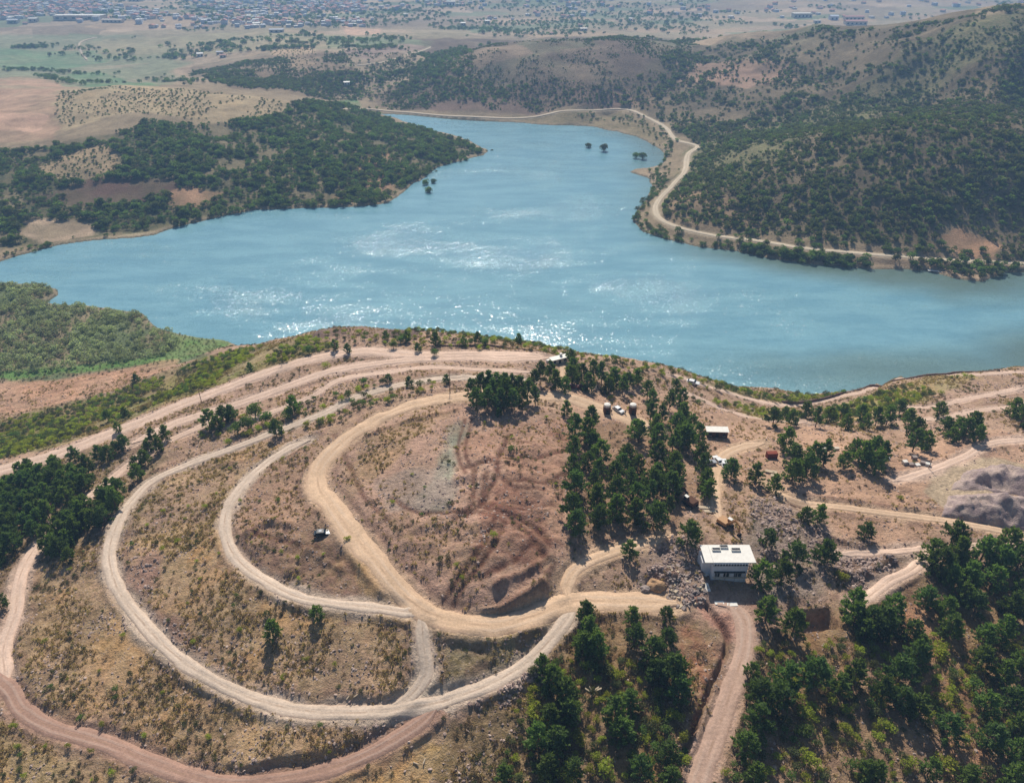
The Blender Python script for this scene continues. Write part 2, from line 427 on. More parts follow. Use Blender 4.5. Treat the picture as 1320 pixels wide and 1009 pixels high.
def line_feature(pts, hw, h, seed=0, side=None):
    q = catmull(wpoly(pts), .8)
    x0, y0 = q.min(0) - hw * 3; x1, y1 = q.max(0) + hw * 3
    r0 = max(0, np.searchsorted(ys, y0) - 1); r1 = min(len(ys), np.searchsorted(ys, y1) + 1)
    X = GX[r0:r1]; Y = GY[r0:r1]; m = (X > x0) & (X < x1)
    Xm, Ym = X[m], Y[m]; d2 = np.full(Xm.size, 1e9)
    for c in q: d2 = np.minimum(d2, (Xm - c[0]) ** 2 + (Ym - c[1]) ** 2)
    d = np.sqrt(d2); k = np.exp(-(d / hw) ** 2) * (.55 + .9 * fbm(Xm, Ym, 4, 2, 620 + seed))
    k *= sstep(-.2, 1.0, ROADD[r0:r1][m])
    zs = Zn[r0:r1]; v = zs[m]; zs[m] = v + h * k
    return r0, r1, m, k
DITCH = [([(612,600),(610,630),(606,652),(586,668)], .85, -.6), ([(627,608),(620,645),(600,665)], .85, -.6), ([(640,612),(622,650),(655,662),(690,680),(708,704)], 1.0, -.8), ([(622,650),(670,655),(712,652)], .85, -.6), ([(655,664),(690,700),(705,722)], .85, -.5),
         ([(560,790),(592,745),(625,700),(640,665)], .8, -.35), ([(574,793),(606,745),(636,705),(650,675)], .8, -.35), ([(600,600),(640,590),(690,588),(730,580)], .85, -.4),
         ([(430,560),(450,600),(470,640),(500,670)], .7, -.3), ([(655,560),(640,600),(660,625),(700,632)], .7, -.4), ([(505,640),(530,655),(560,660),(600,658)], .7, -.35), ([(330,690),(370,700),(410,706)], .9, -.5),
         ([(600,540),(590,580),(600,610)], .6, -.3), ([(608,540),(600,580),(610,606)], .6, -.3), ([(690,700),(660,725),(620,745)], .9, -.6), ([(650,618),(700,622),(730,612)], .8, -.4)]
BERM = [([(604,794),(640,790),(672,775),(698,757)], 1.3, 2.3), ([(520,745),(548,775),(575,797)], 1.0, 1.3), ([(478,690),(500,722),(522,748)], .9, 1.0), ([(640,758),(680,738),(706,722)], 1.0, 1.3), ([(700,700),(712,722),(704,748)], .9, 1.0),
        ([(735,560),(738,620),(736,690)], .8, .7), ([(470,565),(520,545),(590,528)], .8, .6), ([(320,690),(345,676),(372,680)], 1.4, 1.5), ([(600,812),(650,818),(700,808)], 1.0, .9), ([(640,868),(680,845),(712,815)], .9, 1.0),
        ([(832,742),(850,735),(868,745)], 1.3, 1.6), ([(380,700),(410,715),(440,735)], .9, .7), ([(865,700),(900,690),(905,720)], 1.2, 1.2), ([(1010,668),(1060,690),(1110,705)], 1.0, .9), ([(1085,745),(1120,735),(1150,722)], 1.2, 1.4),
        ([(1040,640),(1110,648),(1180,657)], .8, .7), ([(145,650),(180,618),(225,596)], .8, .6), ([(280,600),(320,592),(350,585)], .8, .6)]
DM = np.zeros(GX.shape)
def _mark(X, Y, v, d): return v
Pt = TRENCH; r0 = max(0, np.searchsorted(ys, Pt[:, 1].min() - 2) - 1); r1 = np.searchsorted(ys, Pt[:, 1].max() + 2)
DM[r0:r1] = np.maximum(DM[r0:r1], 1 - sstep(-.2, .7, poly_sd(GX[r0:r1], GY[r0:r1], Pt)))  # trench soil painted dark red, bank shadow put into the colour
for i, (p_, w_, h_) in enumerate(DITCH):
    r0, r1, m, k = line_feature(p_, w_, h_, i); a_ = DM[r0:r1]; v = a_[m]; a_[m] = np.maximum(v, k)
for i, (p_, w_, h_) in enumerate(BERM):
    r0, r1, m, k = line_feature(p_, w_, h_, 40 + i); a_ = DM[r0:r1]; v = a_[m]; a_[m] = np.maximum(v, k * .5)
Z = Zn
Sz = sampler(Z)

# ---------------------------------------------------------------- materials
def S(r, g, b):
    f = lambda c: (c / 255 / 12.92) if c / 255 <= .04045 else ((c / 255 + .055) / 1.055) ** 2.4
    return (f(r), f(g), f(b))
def new_mat(name):
    m = bpy.data.materials.new(name); m.use_nodes = True
    n = m.node_tree; n.nodes.clear()
    out = n.nodes.new('ShaderNodeOutputMaterial')
    return m, n, out
def node(n, t, **kw):
    x = n.nodes.new(t)
    for k, v in kw.items():
        if k.startswith('i_'):
            x.inputs[k[2:].replace('_', ' ')].default_value = v
        else: setattr(x, k, v)
    return x
def noise(n, vec, scale, detail=4, rough=.55, dim='3D'):
    x = n.nodes.new('ShaderNodeTexNoise'); x.noise_dimensions = dim
    x.inputs['Scale'].default_value = scale; x.inputs['Detail'].default_value = detail; x.inputs['Roughness'].default_value = rough
    n.links.new(vec, x.inputs['Vector'])
    return x.outputs['Fac']
def ramp(n, fac, a, b, ca=(0, 0, 0), cb=(1, 1, 1)):
    x = n.nodes.new('ShaderNodeMapRange'); x.interpolation_type = 'SMOOTHSTEP'
    x.inputs['From Min'].default_value = a; x.inputs['From Max'].default_value = b
    n.links.new(fac, x.inputs['Value'])
    return x.outputs['Result']
def maprange(n, fac, a, b, c, d):
    x = n.nodes.new('ShaderNodeMapRange')
    for k, v in zip(('From Min', 'From Max', 'To Min', 'To Max'), (a, b, c, d)): x.inputs[k].default_value = v
    n.links.new(fac, x.inputs['Value'])
    return x.outputs['Result']
def math_(n, op, a, b):
    x = n.nodes.new('ShaderNodeMath'); x.operation = op
    for i, v in enumerate((a, b)):
        if isinstance(v, (int, float)): x.inputs[i].default_value = v
        else: n.links.new(v, x.inputs[i])
    return x.outputs[0]
def mixc(n, fac, a, b, blend='MIX'):
    x = n.nodes.new('ShaderNodeMix'); x.data_type = 'RGBA'; x.blend_type = blend
    for sock, v in ((x.inputs['Factor'], fac), (x.inputs[6], a), (x.inputs[7], b)):
        if isinstance(v, (int, float)): sock.default_value = v
        elif isinstance(v, tuple): sock.default_value = (*v, 1) if len(v) == 3 else v
        else: n.links.new(v, sock)
    return x.outputs[2]
def attr(n, name):
    x = n.nodes.new('ShaderNodeAttribute'); x.attribute_name = name; return x
def principled(n, out, base, rough=.9, spec=.2):
    p = n.nodes.new('ShaderNodeBsdfPrincipled')
    if isinstance(base, tuple): p.inputs['Base Color'].default_value = (*base, 1)
    else: n.links.new(base, p.inputs['Base Color'])
    if isinstance(rough, (int, float)): p.inputs['Roughness'].default_value = rough
    else: n.links.new(rough, p.inputs['Roughness'])
    p.inputs['Specular IOR Level'].default_value = spec
    n.links.new(p.outputs[0], out.inputs['Surface'])
    return p
def bump(n, p, h, dist, strength=1.0):
    b = n.nodes.new('ShaderNodeBump'); b.inputs['Distance'].default_value = dist; b.inputs['Strength'].default_value = strength
    n.links.new(h, b.inputs['Height']); n.links.new(b.outputs[0], p.inputs['Normal'])
    return b
def pos(n): return n.nodes.new('ShaderNodeNewGeometry').outputs['Position']
def scaled(n, vec, s):
    x = n.nodes.new('ShaderNodeVectorMath'); x.operation = 'MULTIPLY'
    x.inputs[1].default_value = s; n.links.new(vec, x.inputs[0]); return x.outputs[0]

def mat_ground():
    m, n, out = new_mat('ground')
    P = pos(n)
    col = attr(n, 'col').outputs['Color']; g = attr(n, 'grass').outputs['Fac']; s = attr(n, 'scrub').outputs['Fac']; k = attr(n, 'stone').outputs['Fac']
    n1 = noise(n, P, .09, 5, .6); n2 = noise(n, P, .9, 6, .68); n3 = noise(n, P, .32, 5, .65)
    n4 = noise(n, P, 2.6, 3, .6)
    c = mixc(n, 1.0, col, maprange(n, n1, .3, .7, .80, 1.20), 'MULTIPLY')
    c = mixc(n, 1.0, c, maprange(n, n2, .28, .72, .62, 1.38), 'MULTIPLY')
    # straw
    sf = math_(n, 'MULTIPLY', ramp(n, n3, .42, .60), g)
    straw = mixc(n, ramp(n, n4, .3, .7), S(172, 144, 108), S(206, 178, 138))
    c = mixc(n, math_(n, 'MULTIPLY', sf, .8), c, straw)
    # dead brown and olive scrub
    v = n.nodes.new('ShaderNodeTexVoronoi'); v.inputs['Scale'].default_value = .55; v.inputs['Randomness'].default_value = 1
    warp = n.nodes.new('ShaderNodeTexNoise'); warp.inputs['Scale'].default_value = .8; n.links.new(P, warp.inputs['Vector'])
    wv = n.nodes.new('ShaderNodeVectorMath'); wv.operation = 'MULTIPLY_ADD'; wv.inputs[1].default_value = (3, 3, 3)
    n.links.new(warp.outputs['Color'], wv.inputs[0]); n.links.new(P, wv.inputs[2]); n.links.new(wv.outputs[0], v.inputs['Vector'])
    blob = ramp(n, v.outputs['Distance'], .62, .25)
    n5 = noise(n, P, .14, 4, .6)
    of = math_(n, 'MULTIPLY', math_(n, 'MULTIPLY', blob, s), ramp(n, n5, .38, .6))
    olive = mixc(n, n4, S(92, 82, 48), S(120, 104, 66))
    c = mixc(n, math_(n, 'MULTIPLY', of, .85), c, olive)
    # stones
    v2 = n.nodes.new('ShaderNodeTexVoronoi'); v2.inputs['Scale'].default_value = 1.3; n.links.new(P, v2.inputs['Vector'])
    st = math_(n, 'MULTIPLY', ramp(n, v2.outputs['Distance'], .30, .16), math_(n, 'MULTIPLY', k, ramp(n, n3, .45, .58)))
    c = mixc(n, math_(n, 'MULTIPLY', st, .8), c, mixc(n, n4, S(205, 188, 176), S(150, 134, 130)))
    p = principled(n, out, c, .95, .1)
    hh = math_(n, 'ADD', math_(n, 'MULTIPLY', n2, 1.0), math_(n, 'MULTIPLY', n4, .35))
    bump(n, p, hh, .75, 1.0)
    return m
M_GROUND = mat_ground()

def mat_road():
    m, n, out = new_mat('packed_dirt')
    P = pos(n)
    col = attr(n, 'col').outputs['Color']; a = attr(n, 'across').outputs['Fac']
    n1 = noise(n, P, .25, 5, .6); n2 = noise(n, P, 1.6, 5, .65); n0 = noise(n, P, .06, 3, .5)
    c = mixc(n, 1.0, col, maprange(n, n1, .3, .7, .84, 1.14), 'MULTIPLY')
    c = mixc(n, 1.0, c, maprange(n, n2, .3, .7, .84, 1.16), 'MULTIPLY')
    # wheel tracks: lighter, smoother bands either side of the middle
    w = math_(n, 'ADD', a, maprange(n, n0, .3, .7, -.12, .12))
    aw = math_(n, 'ABSOLUTE', w, 0)
    band = ramp(n, math_(n, 'ABSOLUTE', math_(n, 'SUBTRACT', aw, .40), 0), .20, .06)
    mid = ramp(n, aw, .16, .04)
    edge = ramp(n, aw, .72, 1.0)
    c = mixc(n, math_(n, 'MULTIPLY', math_(n, 'MULTIPLY', band, ramp(n, n0, .3, .65)), .4), c, mixc(n, .5, col, (.62, .52, .43)))
    c = mixc(n, math_(n, 'MULTIPLY', mid, math_(n, 'MULTIPLY', ramp(n, n1, .4, .6), .5)), c, S(150, 122, 100))
    c = mixc(n, math_(n, 'MULTIPLY', math_(n, 'MULTIPLY', edge, ramp(n, n1, .35, .65)), .6), c, S(164, 134, 114))
    p = principled(n, out, c, .95, .1)
    bump(n, p, math_(n, 'SUBTRACT', n2, math_(n, 'MULTIPLY', band, .2)), .14, 1.0)
    return m
M_ROAD = mat_road()

def mat_water():
    m, n, out = new_mat('lake_water')
    P = pos(n)
    # wind patches: bands of ruffled and of calm water
    big = noise(n, scaled(n, P, (1.0, 1.9, 1)), .0075, 4, .55)
    big2 = noise(n, scaled(n, P, (1.0, 3.2, 1)), .022, 4, .6)
    patch = ramp(n, math_(n, 'ADD', math_(n, 'MULTIPLY', big, .65), math_(n, 'MULTIPLY', big2, .35)), .46, .60)
    c = mixc(n, ramp(n, big2, .35, .65), S(108, 153, 167), S(124, 168, 179))
    # greener and darker along the right shore
    shore_fac = attr(n, 'near_shore').outputs['Fac']
    c = mixc(n, shore_fac, c, S(92, 104, 86))
    p = principled(n, out, c, .075, .5)
    p.inputs['IOR'].default_value = 1.33
    # facets of the ripples: slopes straight from noise, stronger where the wind ruffles the surface
    def slope(sc, k):
        x = n.nodes.new('ShaderNodeTexNoise'); x.inputs['Scale'].default_value = sc; x.inputs['Detail'].default_value = 2; x.inputs['Roughness'].default_value = .6
        n.links.new(scaled(n, P, (1, 1.25, 1)), x.inputs['Vector'])
        v = n.nodes.new('ShaderNodeVectorMath'); v.operation = 'SUBTRACT'; v.inputs[1].default_value = (.5, .5, .5); n.links.new(x.outputs['Color'], v.inputs[0])
        w = n.nodes.new('ShaderNodeVectorMath'); w.operation = 'SCALE'; w.inputs['Scale'].default_value = k; n.links.new(v.outputs[0], w.inputs[0])
        return w.outputs[0]
    s1 = slope(1.6, 1.5); s2 = slope(.30, .48)
    ad = n.nodes.new('ShaderNodeVectorMath'); ad.operation = 'ADD'; n.links.new(s1, ad.inputs[0]); n.links.new(s2, ad.inputs[1])
    sc_ = n.nodes.new('ShaderNodeVectorMath'); sc_.operation = 'SCALE'; n.links.new(ad.outputs[0], sc_.inputs[0]); n.links.new(maprange(n, patch, 0, 1, .50, .95), sc_.inputs['Scale'])
    fl = scaled(n, sc_.outputs[0], (1.35, .82, 0))
    up = n.nodes.new('ShaderNodeVectorMath'); up.operation = 'ADD'; up.inputs[1].default_value = (0, 0, 1); n.links.new(fl, up.inputs[0])
    nn = n.nodes.new('ShaderNodeVectorMath'); nn.operation = 'NORMALIZE'; n.links.new(up.outputs[0], nn.inputs[0])
    n.links.new(nn.outputs[0], p.inputs['Normal'])
    return m
M_WATER = mat_water()

# ---------------------------------------------------------------- ground colours by area, shade of scarp and trench bank included
ground = np.empty(GX.shape + (3,)); G = np.zeros(GX.shape); SCR = np.zeros(GX.shape); STN = np.zeros(GX.shape)
def setc(mask, c, g=None, s=None, k=None):
    mk = mask[..., None]
    ground[:] = ground * (1 - mk) + np.array(c) * mk
    for arr, v in ((G, g), (SCR, s), (STN, k)):
        if v is not None: arr[:] = arr * (1 - mask) + v * mask
ground[:] = S(176, 142, 124); G[:] = .35; SCR[:] = .35; STN[:] = .6
mD = sstep(390, 470, GY)
setc(mD, S(150, 130, 106), .25, .35, 0)
# far country: patchwork of fields by jittered cells
def patchwork():
    ang = .35
    u = (GX * math.cos(ang) + GY * math.sin(ang)); v = (-GX * math.sin(ang) + GY * math.cos(ang))
    u = u + 60 * (fbm(GX, GY, 260, 2, 81) - .5) * 2
    cu, cv = 150.0, 80.0
    iv = np.floor(v / cv); iu = np.floor(u / cu + _h(iv, iv * 0, 5) * 1)
    h1 = _h(iu, iv, 11)
    pal = np.array([S(176, 150, 124), S(152, 134, 112), S(134, 138, 108), S(186, 160, 136), S(142, 124, 106), S(120, 128, 98), S(162, 146, 120), S(150, 136, 110), S(170, 148, 126)])
    idx = (h1 * len(pal)).astype(int) % len(pal)
    c = pal[idx]
    m = sstep(930, 1080, GY)[..., None]
    ground[:] = ground * (1 - m) + c * m
patchwork()
zones = [
 ([(-60,205),(130,178),(260,162),(380,137),(450,139),(545,168),(622,196),(570,212),(505,250),(400,268),(225,292),(-60,330)], (84,84,58), .2, .3, .1, 8),
 # points, colour, grass, scrub, stone, soft edge (m)
 ([(-200,45),(180,47),(240,70),(180,120),(-200,120)], (140,140,112), .1, .1, 0, 20),
 ([(-200,66),(140,66),(170,72),(80,90),(-200,92)], (120,140,104), 0, .1, 0, 8),
 ([(120,52),(300,42),(440,46),(440,66),(200,72),(130,76)], (162,150,118), .1, .05, 0, 12),
 ([(85,95),(130,93),(165,104),(205,111),(110,112)], (116,136,98), 0, 0, 0, 6),
 ([(440,36),(492,35),(488,46),(446,46)], (206,166,140), 0, 0, 0, 5),
 ([(420,48),(500,48),(500,62),(420,64)], (132,138,104), 0, 0, 0, 5),
 ([(430,72),(520,58),(550,64),(480,82)], (156,132,120), 0, .1, 0, 8),
 ([(345,66),(400,58),(412,80),(395,98),(360,82)], (196,164,132), .1, .3, 0, 6),
 ([(230,88),(420,70),(470,112),(400,124),(300,112)], (138,116,96), .1, .5, 0, 12),
 ([(-200,102),(58,104),(110,114),(80,128),(70,178),(-200,190)], (184,148,124), .15, 0, .1, 5),
 ([(-200,146),(62,147),(50,166),(-200,170)], (205,164,140), .1, 0, .1, 3),
 ([(400,126),(460,126),(466,138),(410,136)], (104,132,84), 0, 0, 0, 5),
 ([(560,95),(600,97),(606,112),(570,112)], (196,164,124), .1, .1, 0, 5),
 ([(540,50),(690,52),(870,50),(900,110),(800,140),(600,145),(480,140),(470,120),(560,90)], (106,88,76), .15, .4, 0, 15),
 ([(500,130),(560,108),(690,105),(800,118),(800,138),(700,148),(560,144)], (122,98,86), .1, .4, 0, 10),
 ([(760,112),(850,118),(840,138),(780,134)], (172,134,116), .1, .2, 0, 8),
 ([(1290,60),(1320,-20),(1700,0),(1700,340),(1320,335),(1200,325),(1000,305),(860,280),(870,240),(905,190),(860,160),(830,140),(820,100),(900,60),(1100,30)], (98,86,68), .15, .3, .1, 12),
 ([(880,75),(1010,78),(1020,100),(960,115),(880,105)], (176,140,120), .1, .3, 0, 10),
 ([(870,200),(1000,160),(1180,62),(1320,20),(1320,60),(1180,130),(1010,200),(900,250)], (108,106,74), .3, .3, 0, 14),
 ([(865,250),(930,250),(980,290),(940,303),(870,288)], (146,120,96), .3, .3, .2, 8),
 ([(1216,302),(1250,296),(1290,318),(1282,330),(1228,330)], (196,150,118), .1, 0, .1, 3),
 ([(75,116),(150,111),(300,121),(380,134),(345,152),(250,158),(160,148),(85,168),(72,150)], (176,154,122), .4, .2, .1, 8),
 ([(45,212),(130,188),(160,200),(158,216),(110,238),(60,228)], (172,146,116), .3, .2, .1, 5),
 ([(40,262),(100,236),(160,226),(230,232),(232,246),(190,262),(110,268)], (104,78,68), 0, .3, .2, 8),  # reddish scarp, its shade darkened into the soil colour
 ([(210,248),(240,240),(290,250),(260,268),(225,270)], (176,136,108), .1, .2, .2, 5),
 ([(40,282),(118,284),(126,304),(60,312),(20,300)], (186,158,134), 0, .2, .3, 4),
 ([(130,305),(210,298),(205,304),(130,313)], (190,170,140), 0, .1, .3, 3),
 ([(480,196),(500,190),(520,225),(490,250),(440,262),(440,240)], (168,130,104), .2, .3, .2, 8),
 ([(640,150),(760,145),(800,144),(835,158),(860,180),(850,190),(800,168),(700,160)], (118,106,78), .3, .5, .1, 4),
 ([(812,222),(850,212),(862,225),(842,238)], (170,146,122), .1, .2, .4, 4),
 # marsh, tilled strip, green slope
 ([(-200,366),(60,366),(75,376),(110,393),(190,405),(262,436),(295,441),(262,462),(160,478),(60,492),(-200,500)], (104,112,80), 0, .1, 0, 4),
 ([(225,432),(262,436),(292,441),(275,452),(225,466),(160,474),(60,486),(-100,492),(-100,484),(120,470),(210,456)], (104,136,74), .1, .1, 0, 3),
 ([(-100,502),(60,491),(150,476),(232,463),(222,474),(150,500),(90,520),(-100,548)], (192,146,120), .2, .05, .1, 3),
 ([(-100,560),(0,538),(110,515),(225,476),(300,450),(400,434),(430,446),(380,466),(300,488),(180,534),(60,580),(-100,610)], (122,120,68), .4, .6, .1, 4),
 ([(880,486),(940,500),(1035,511),(1090,505),(1090,512),(1030,522),(960,512),(890,492)], (120,124,74), .5, .4, .1, 3),
 ([(1060,530),(1130,505),(1200,488),(1260,484),(1240,500),(1160,525),(1080,545)], (150,146,84), .7, .4, .1, 4),
 ([(960,520),(1030,530),(1020,545),(960,540)], (140,142,78), .6, .3, .1, 3),
 # plateau
 ([(425,610),(480,548),(600,522),(735,528),(738,690),(705,752),(600,798),(540,765),(440,655)], (184,146,128), .15, .2, .5, 3),
 ([(440,600),(480,560),(560,530),(590,530),(520,580),(450,640)], (170,136,112), .4, .4, .6, 3),
 ([(590,560),(735,545),(738,690),(690,720),(640,690),(600,660),(640,610)], (172,130,110), .1, .25, .6, 4),
 ([(590,540),(604,546),(585,590),(590,640),(560,655),(530,640),(565,600)], (156,150,132), 0, .3, .4, 3),
 ([(480,615),(560,605),(590,625),(575,660),(500,660)], (158,138,126), 0, .1, .7, 3),
 ([(490,665),(640,670),(650,700),(600,760),(550,740)], (164,128,108), .3, .6, .6, 3),
 ([(505,790),(600,800),(700,755),(705,762),(650,796),(590,803)], (140,108,92), .1, .3, .6, 1),
 ([(640,625),(700,650),(700,735),(640,740),(610,700)], (162,118,100), .05, .2, .6, 3),
 # slopes inside and outside the loops
 ([(165,660),(230,608),(330,575),(395,570),(300,640),(285,680),(300,715),(380,772),(530,796),(540,840),(520,900),(400,912),(290,878),(190,800),(148,720)], (180,146,112), .8, .6, .7, 3),
 ([(150,690),(190,640),(240,605),(350,570),(280,640),(262,675),(200,690)], (164,132,114), .4, .4, .9, 3),
 ([(160,700),(200,700),(200,780),(260,850),(330,895),(300,890),(200,810),(150,740)], (160,124,108), .2, .3, 1, 3),
 ([(400,560),(420,600),(430,660),(500,770),(400,768),(310,715),(300,680),(330,625)], (168,132,112), .25, .3, .7, 3),
 ([(440,690),(480,735),(520,775),(470,770),(420,740)], (200,156,106), .8, .3, .3, 3),
 ([(310,690),(420,700),(470,770),(400,768),(330,738)], (150,116,100), .3, .5, .8, 3),
 ([(548,810),(640,812),(720,800),(690,840),(640,872),(570,890)], (150,132,104), .3, .7, .9, 2),
 ([(30,740),(90,690),(135,690),(150,760),(200,830),(300,900),(420,925),(540,920),(470,972),(380,998),(280,1000),(130,950),(40,920),(12,880)], (176,142,108), .7, .7, .9, 3),
 ([(-40,915),(50,940),(220,995),(280,1040),(-40,1040)], (160,134,98), .8, .7, .6, 3),
 ([(430,1010),(520,955),(580,960),(590,985),(520,1040),(430,1040)], (206,166,112), 1, .2, .2, 2),
 ([(560,930),(640,890),(690,850),(740,800),(700,950),(640,1040),(540,1040)], (138,112,82), .5, .7, .7, 3),
 # site east of the road
 ([(700,500),(900,520),(1330,560),(1330,712),(1120,712),(1000,640),(880,600),(740,540)], (190,150,126), .1, .1, .5, 4),
 ([(740,540),(880,545),(900,640),(880,690),(760,700),(735,620)], (150,118,96), .1, .2, .5, 3),
 ([(1200,610),(1260,585),(1330,600),(1330,680),(1240,672),(1190,635)], (180,156,132), 0, 0, .2, 2),
 ([(740,785),(880,790),(960,840),(900,1040),(640,1040),(680,900)], (118,92,70), .5, .6, .3, 4),
 ([(880,790),(940,830),(925,900),(890,980),(870,900)], (160,112,88), .5, .4, .6, 3),
 ([(960,850),(1000,800),(1060,780),(1120,780),(1200,720),(1330,720),(1330,1040),(930,1040)], (122,92,70), .45, .5, .3, 4),
 ([(1150,790),(1200,780),(1230,850),(1290,1000),(1230,1040),(1200,900)], (176,128,100), .4, .4, .4, 3),
 ([(840,705),(895,695),(918,730),(918,788),(860,770),(820,765)], (134,118,112), 0, .1, 1, 2),
 ([(955,640),(1050,640),(1080,700),(1060,760),(980,780),(960,720)], (150,130,120), .1, .3, 1, 3),
 ([(890,770),(985,772),(985,800),(960,830),(900,800)], (190,140,122), 0, 0, .4, 2),
 ([(1050,700),(1110,690),(1190,720),(1110,760),(1060,750)], (140,116,100), .1, .5, 1, 2),
 ([(490,742),(560,785),(640,800),(645,816),(560,814),(515,800),(500,780)], (214,182,150), 0, 0, .1, 1.5),
 ([(528,880),(545,850),(558,868),(590,890),(560,902),(505,912)], (204,182,160), 0, 0, .1, 1),
 ([(0,600),(210,560),(210,640),(150,690),(60,715),(0,760)], (132,112,88), .3, .4, .3, 4),
 ([(400,428),(440,421),(545,426),(540,436),(440,434),(400,437)], (104,82,78), .1, .3, .8, 2),
]
for zi, (pts, c, g, s_, k, soft) in enumerate(zones):
    P = wpoly(pts)
    x0, y0 = P.min(0) - soft; x1, y1 = P.max(0) + soft
    r0 = max(0, np.searchsorted(ys, y0) - 1); r1 = min(len(ys), np.searchsorted(ys, y1) + 1)
    X = GX[r0:r1]; Y = GY[r0:r1]
    m = (X > x0) & (X < x1)
    d = poly_sd(X[m], Y[m], P) + (fbm(X[m], Y[m], soft * 3, 4, 100 + zi) - .5) * soft * 3
    f = (1 - sstep(-soft * .5, soft * .5, d)) * (.55 + .45 * sstep(.35, .6, fbm(X[m], Y[m], 8 + soft * 3, 4, 700 + zi)))
    cc = np.array(S(*c))
    for arr, v in ((ground, cc), (G, g), (SCR, s_), (STN, k)):
        a = arr[r0:r1]; w = a[m]
        ff = f[:, None] if w.ndim == 2 else f
        a[m] = w * (1 - ff) + v * ff
# peninsula and right hill: green-brown litter under the scrub
# broad tonal drift of the soil
dr = fbm(GX, GY, 16, 4, 640)[..., None]; dr2 = fbm(GX, GY, 55, 3, 650)[..., None]
ground[:] = ground * (.76 + .48 * dr) * (.9 + .2 * dr2) * np.array([.985, 1.03, .99])
DMk = np.clip(DM * 1.1, 0, .85)[..., None]
ground[:] = ground * (1 - DMk) + np.array(S(104, 70, 58)) * DMk
gold = sstep(.52, .66, fbm(GX, GY, 13, 4, 660)) * np.clip(G - .3, 0, .5) * 1.1
ground[:] = ground * (1 - gold[..., None]) + np.array(S(206, 158, 100)) * gold[..., None]
dk = sstep(.50, .64, fbm(GX, GY, 10, 4, 670)) * np.clip(SCR - .25, 0, .5) * 1.1 * (GY < 420)
ground[:] = ground * (1 - dk[..., None]) + np.array(S(116, 98, 78)) * dk[..., None]
tl = wpoly([(-100,502),(60,491),(150,476),(232,463),(222,474),(150,500),(90,520),(-100,548)])
rr = slice(0, int(np.searchsorted(ys, 420)))
dt = poly_sd(GX[rr], GY[rr], tl); stp = np.sin((GX[rr] * -.42 + GY[rr] * .9) * 1.25 + fbm(GX[rr], GY[rr], 30, 2, 98) * 5)
ground[rr] *= 1 + (.16 * stp * (1 - sstep(-4, 1, dt)))[..., None]
# churned soil marks on the plateau, reddish furrows
pl = wpoly([(590,600),(735,545),(738,690),(700,750),(600,690)])
dpl = poly_sd(GX[:600], GY[:600], pl)
fur = (ridged(GX[:600] * .5 + GY[:600] * .9, GY[:600] * .25, 6, 2, 70) > .80) * (1 - sstep(-3, 2, dpl)) * .55
ground[:600] = ground[:600] * (1 - fur[..., None]) + np.array(S(118, 74, 60)) * fur[..., None]
# dirt beside the roads, darker turned soil on the cut banks
RC = {'brown': S(172, 138, 120), 'red': S(198, 166, 146), 'main': S(218, 184, 148), 'tan': S(216, 184, 152), 'grey': S(212, 191, 170), 'pink': S(222, 192, 170), 'pale': S(206, 190, 164)}
for k_ in RC: RC[k_] = tuple(v * .92 for v in RC[k_])
wob = (fbm(GX, GY, 7, 3, 90) - .5) * 2.2
near_f = (1 - sstep(380, 470, GY))
f = (1 - sstep(-.4, 2.4, ROADD + wob * 1.6)) * .9
f = f * np.where(near_f > .5, 1, .6)
rcol = np.zeros(GX.shape + (3,))
for ri, rd in enumerate(roads):
    rcol[ROADK == ri + 1] = RC[rd['ck']]
ground[:] = ground * (1 - f[..., None]) + rcol * .9 * f[..., None]
for arr in (G, SCR): arr[:] = arr * (1 - f)
fb = np.exp(-((ROADD + wob * .5 - 2.2) / 1.1) ** 2) * .5 * near_f * (fbm(GX, GY, 11, 2, 92) > .42)
ground[:] = ground * (1 - fb[..., None]) + np.array(S(136, 106, 92)) * fb[..., None]
# wet mud and pale strand along the water
sh = (1 - sstep(1.0, 7.5, sdL + (fbm(GX, GY, 26, 3, 95) - .5) * 8)) * np.where(GY > 380, .6, .35)
ground[:] = ground * (1 - sh[..., None]) + np.array(S(160, 144, 120)) * sh[..., None]
ground[:] = np.where((sdL < .3)[..., None], np.array(S(96, 96, 78)), ground)

# ---------------------------------------------------------------- mesh builders
def grid_mesh(name, X, Y, Zz, mat, attrs):
    r, c = X.shape
    me = bpy.data.meshes.new(name)
    co = np.stack([X, Y, Zz], -1).reshape(-1, 3).astype(np.float32)
    idx = np.arange(r * c).reshape(r, c)
    q = np.stack([idx[:-1, :-1], idx[:-1, 1:], idx[1:, 1:], idx[1:, :-1]], -1).reshape(-1, 4)
    me.vertices.add(r * c); me.vertices.foreach_set('co', co.ravel())
    me.loops.add(q.size); me.loops.foreach_set('vertex_index', q.ravel().astype(np.int32))
    me.polygons.add(len(q)); me.polygons.foreach_set('loop_start', np.arange(0, q.size, 4, dtype=np.int32))
    me.polygons.foreach_set('use_smooth', np.ones(len(q), bool))
    me.update(calc_edges=True)
    for nm, a in attrs.items():
        if a.ndim == 3:
            at = me.attributes.new(nm, 'FLOAT_COLOR', 'POINT')
            at.data.foreach_set('color', np.concatenate([a.reshape(-1, 3), np.ones((r * c, 1))], 1).astype(np.float32).ravel())
        else:
            at = me.attributes.new(nm, 'FLOAT', 'POINT'); at.data.foreach_set('value', a.astype(np.float32).ravel())
    me.materials.append(mat)
    o = bpy.data.objects.new(name, me); COL.objects.link(o)
    return o
terr = grid_mesh('ground', GX, GY, Z, M_GROUND, {'col': ground, 'grass': G, 'scrub': SCR, 'stone': STN})
terr['kind'] = 'structure'
terr['label'] = 'bare brown hills, fields and plain around the lake'

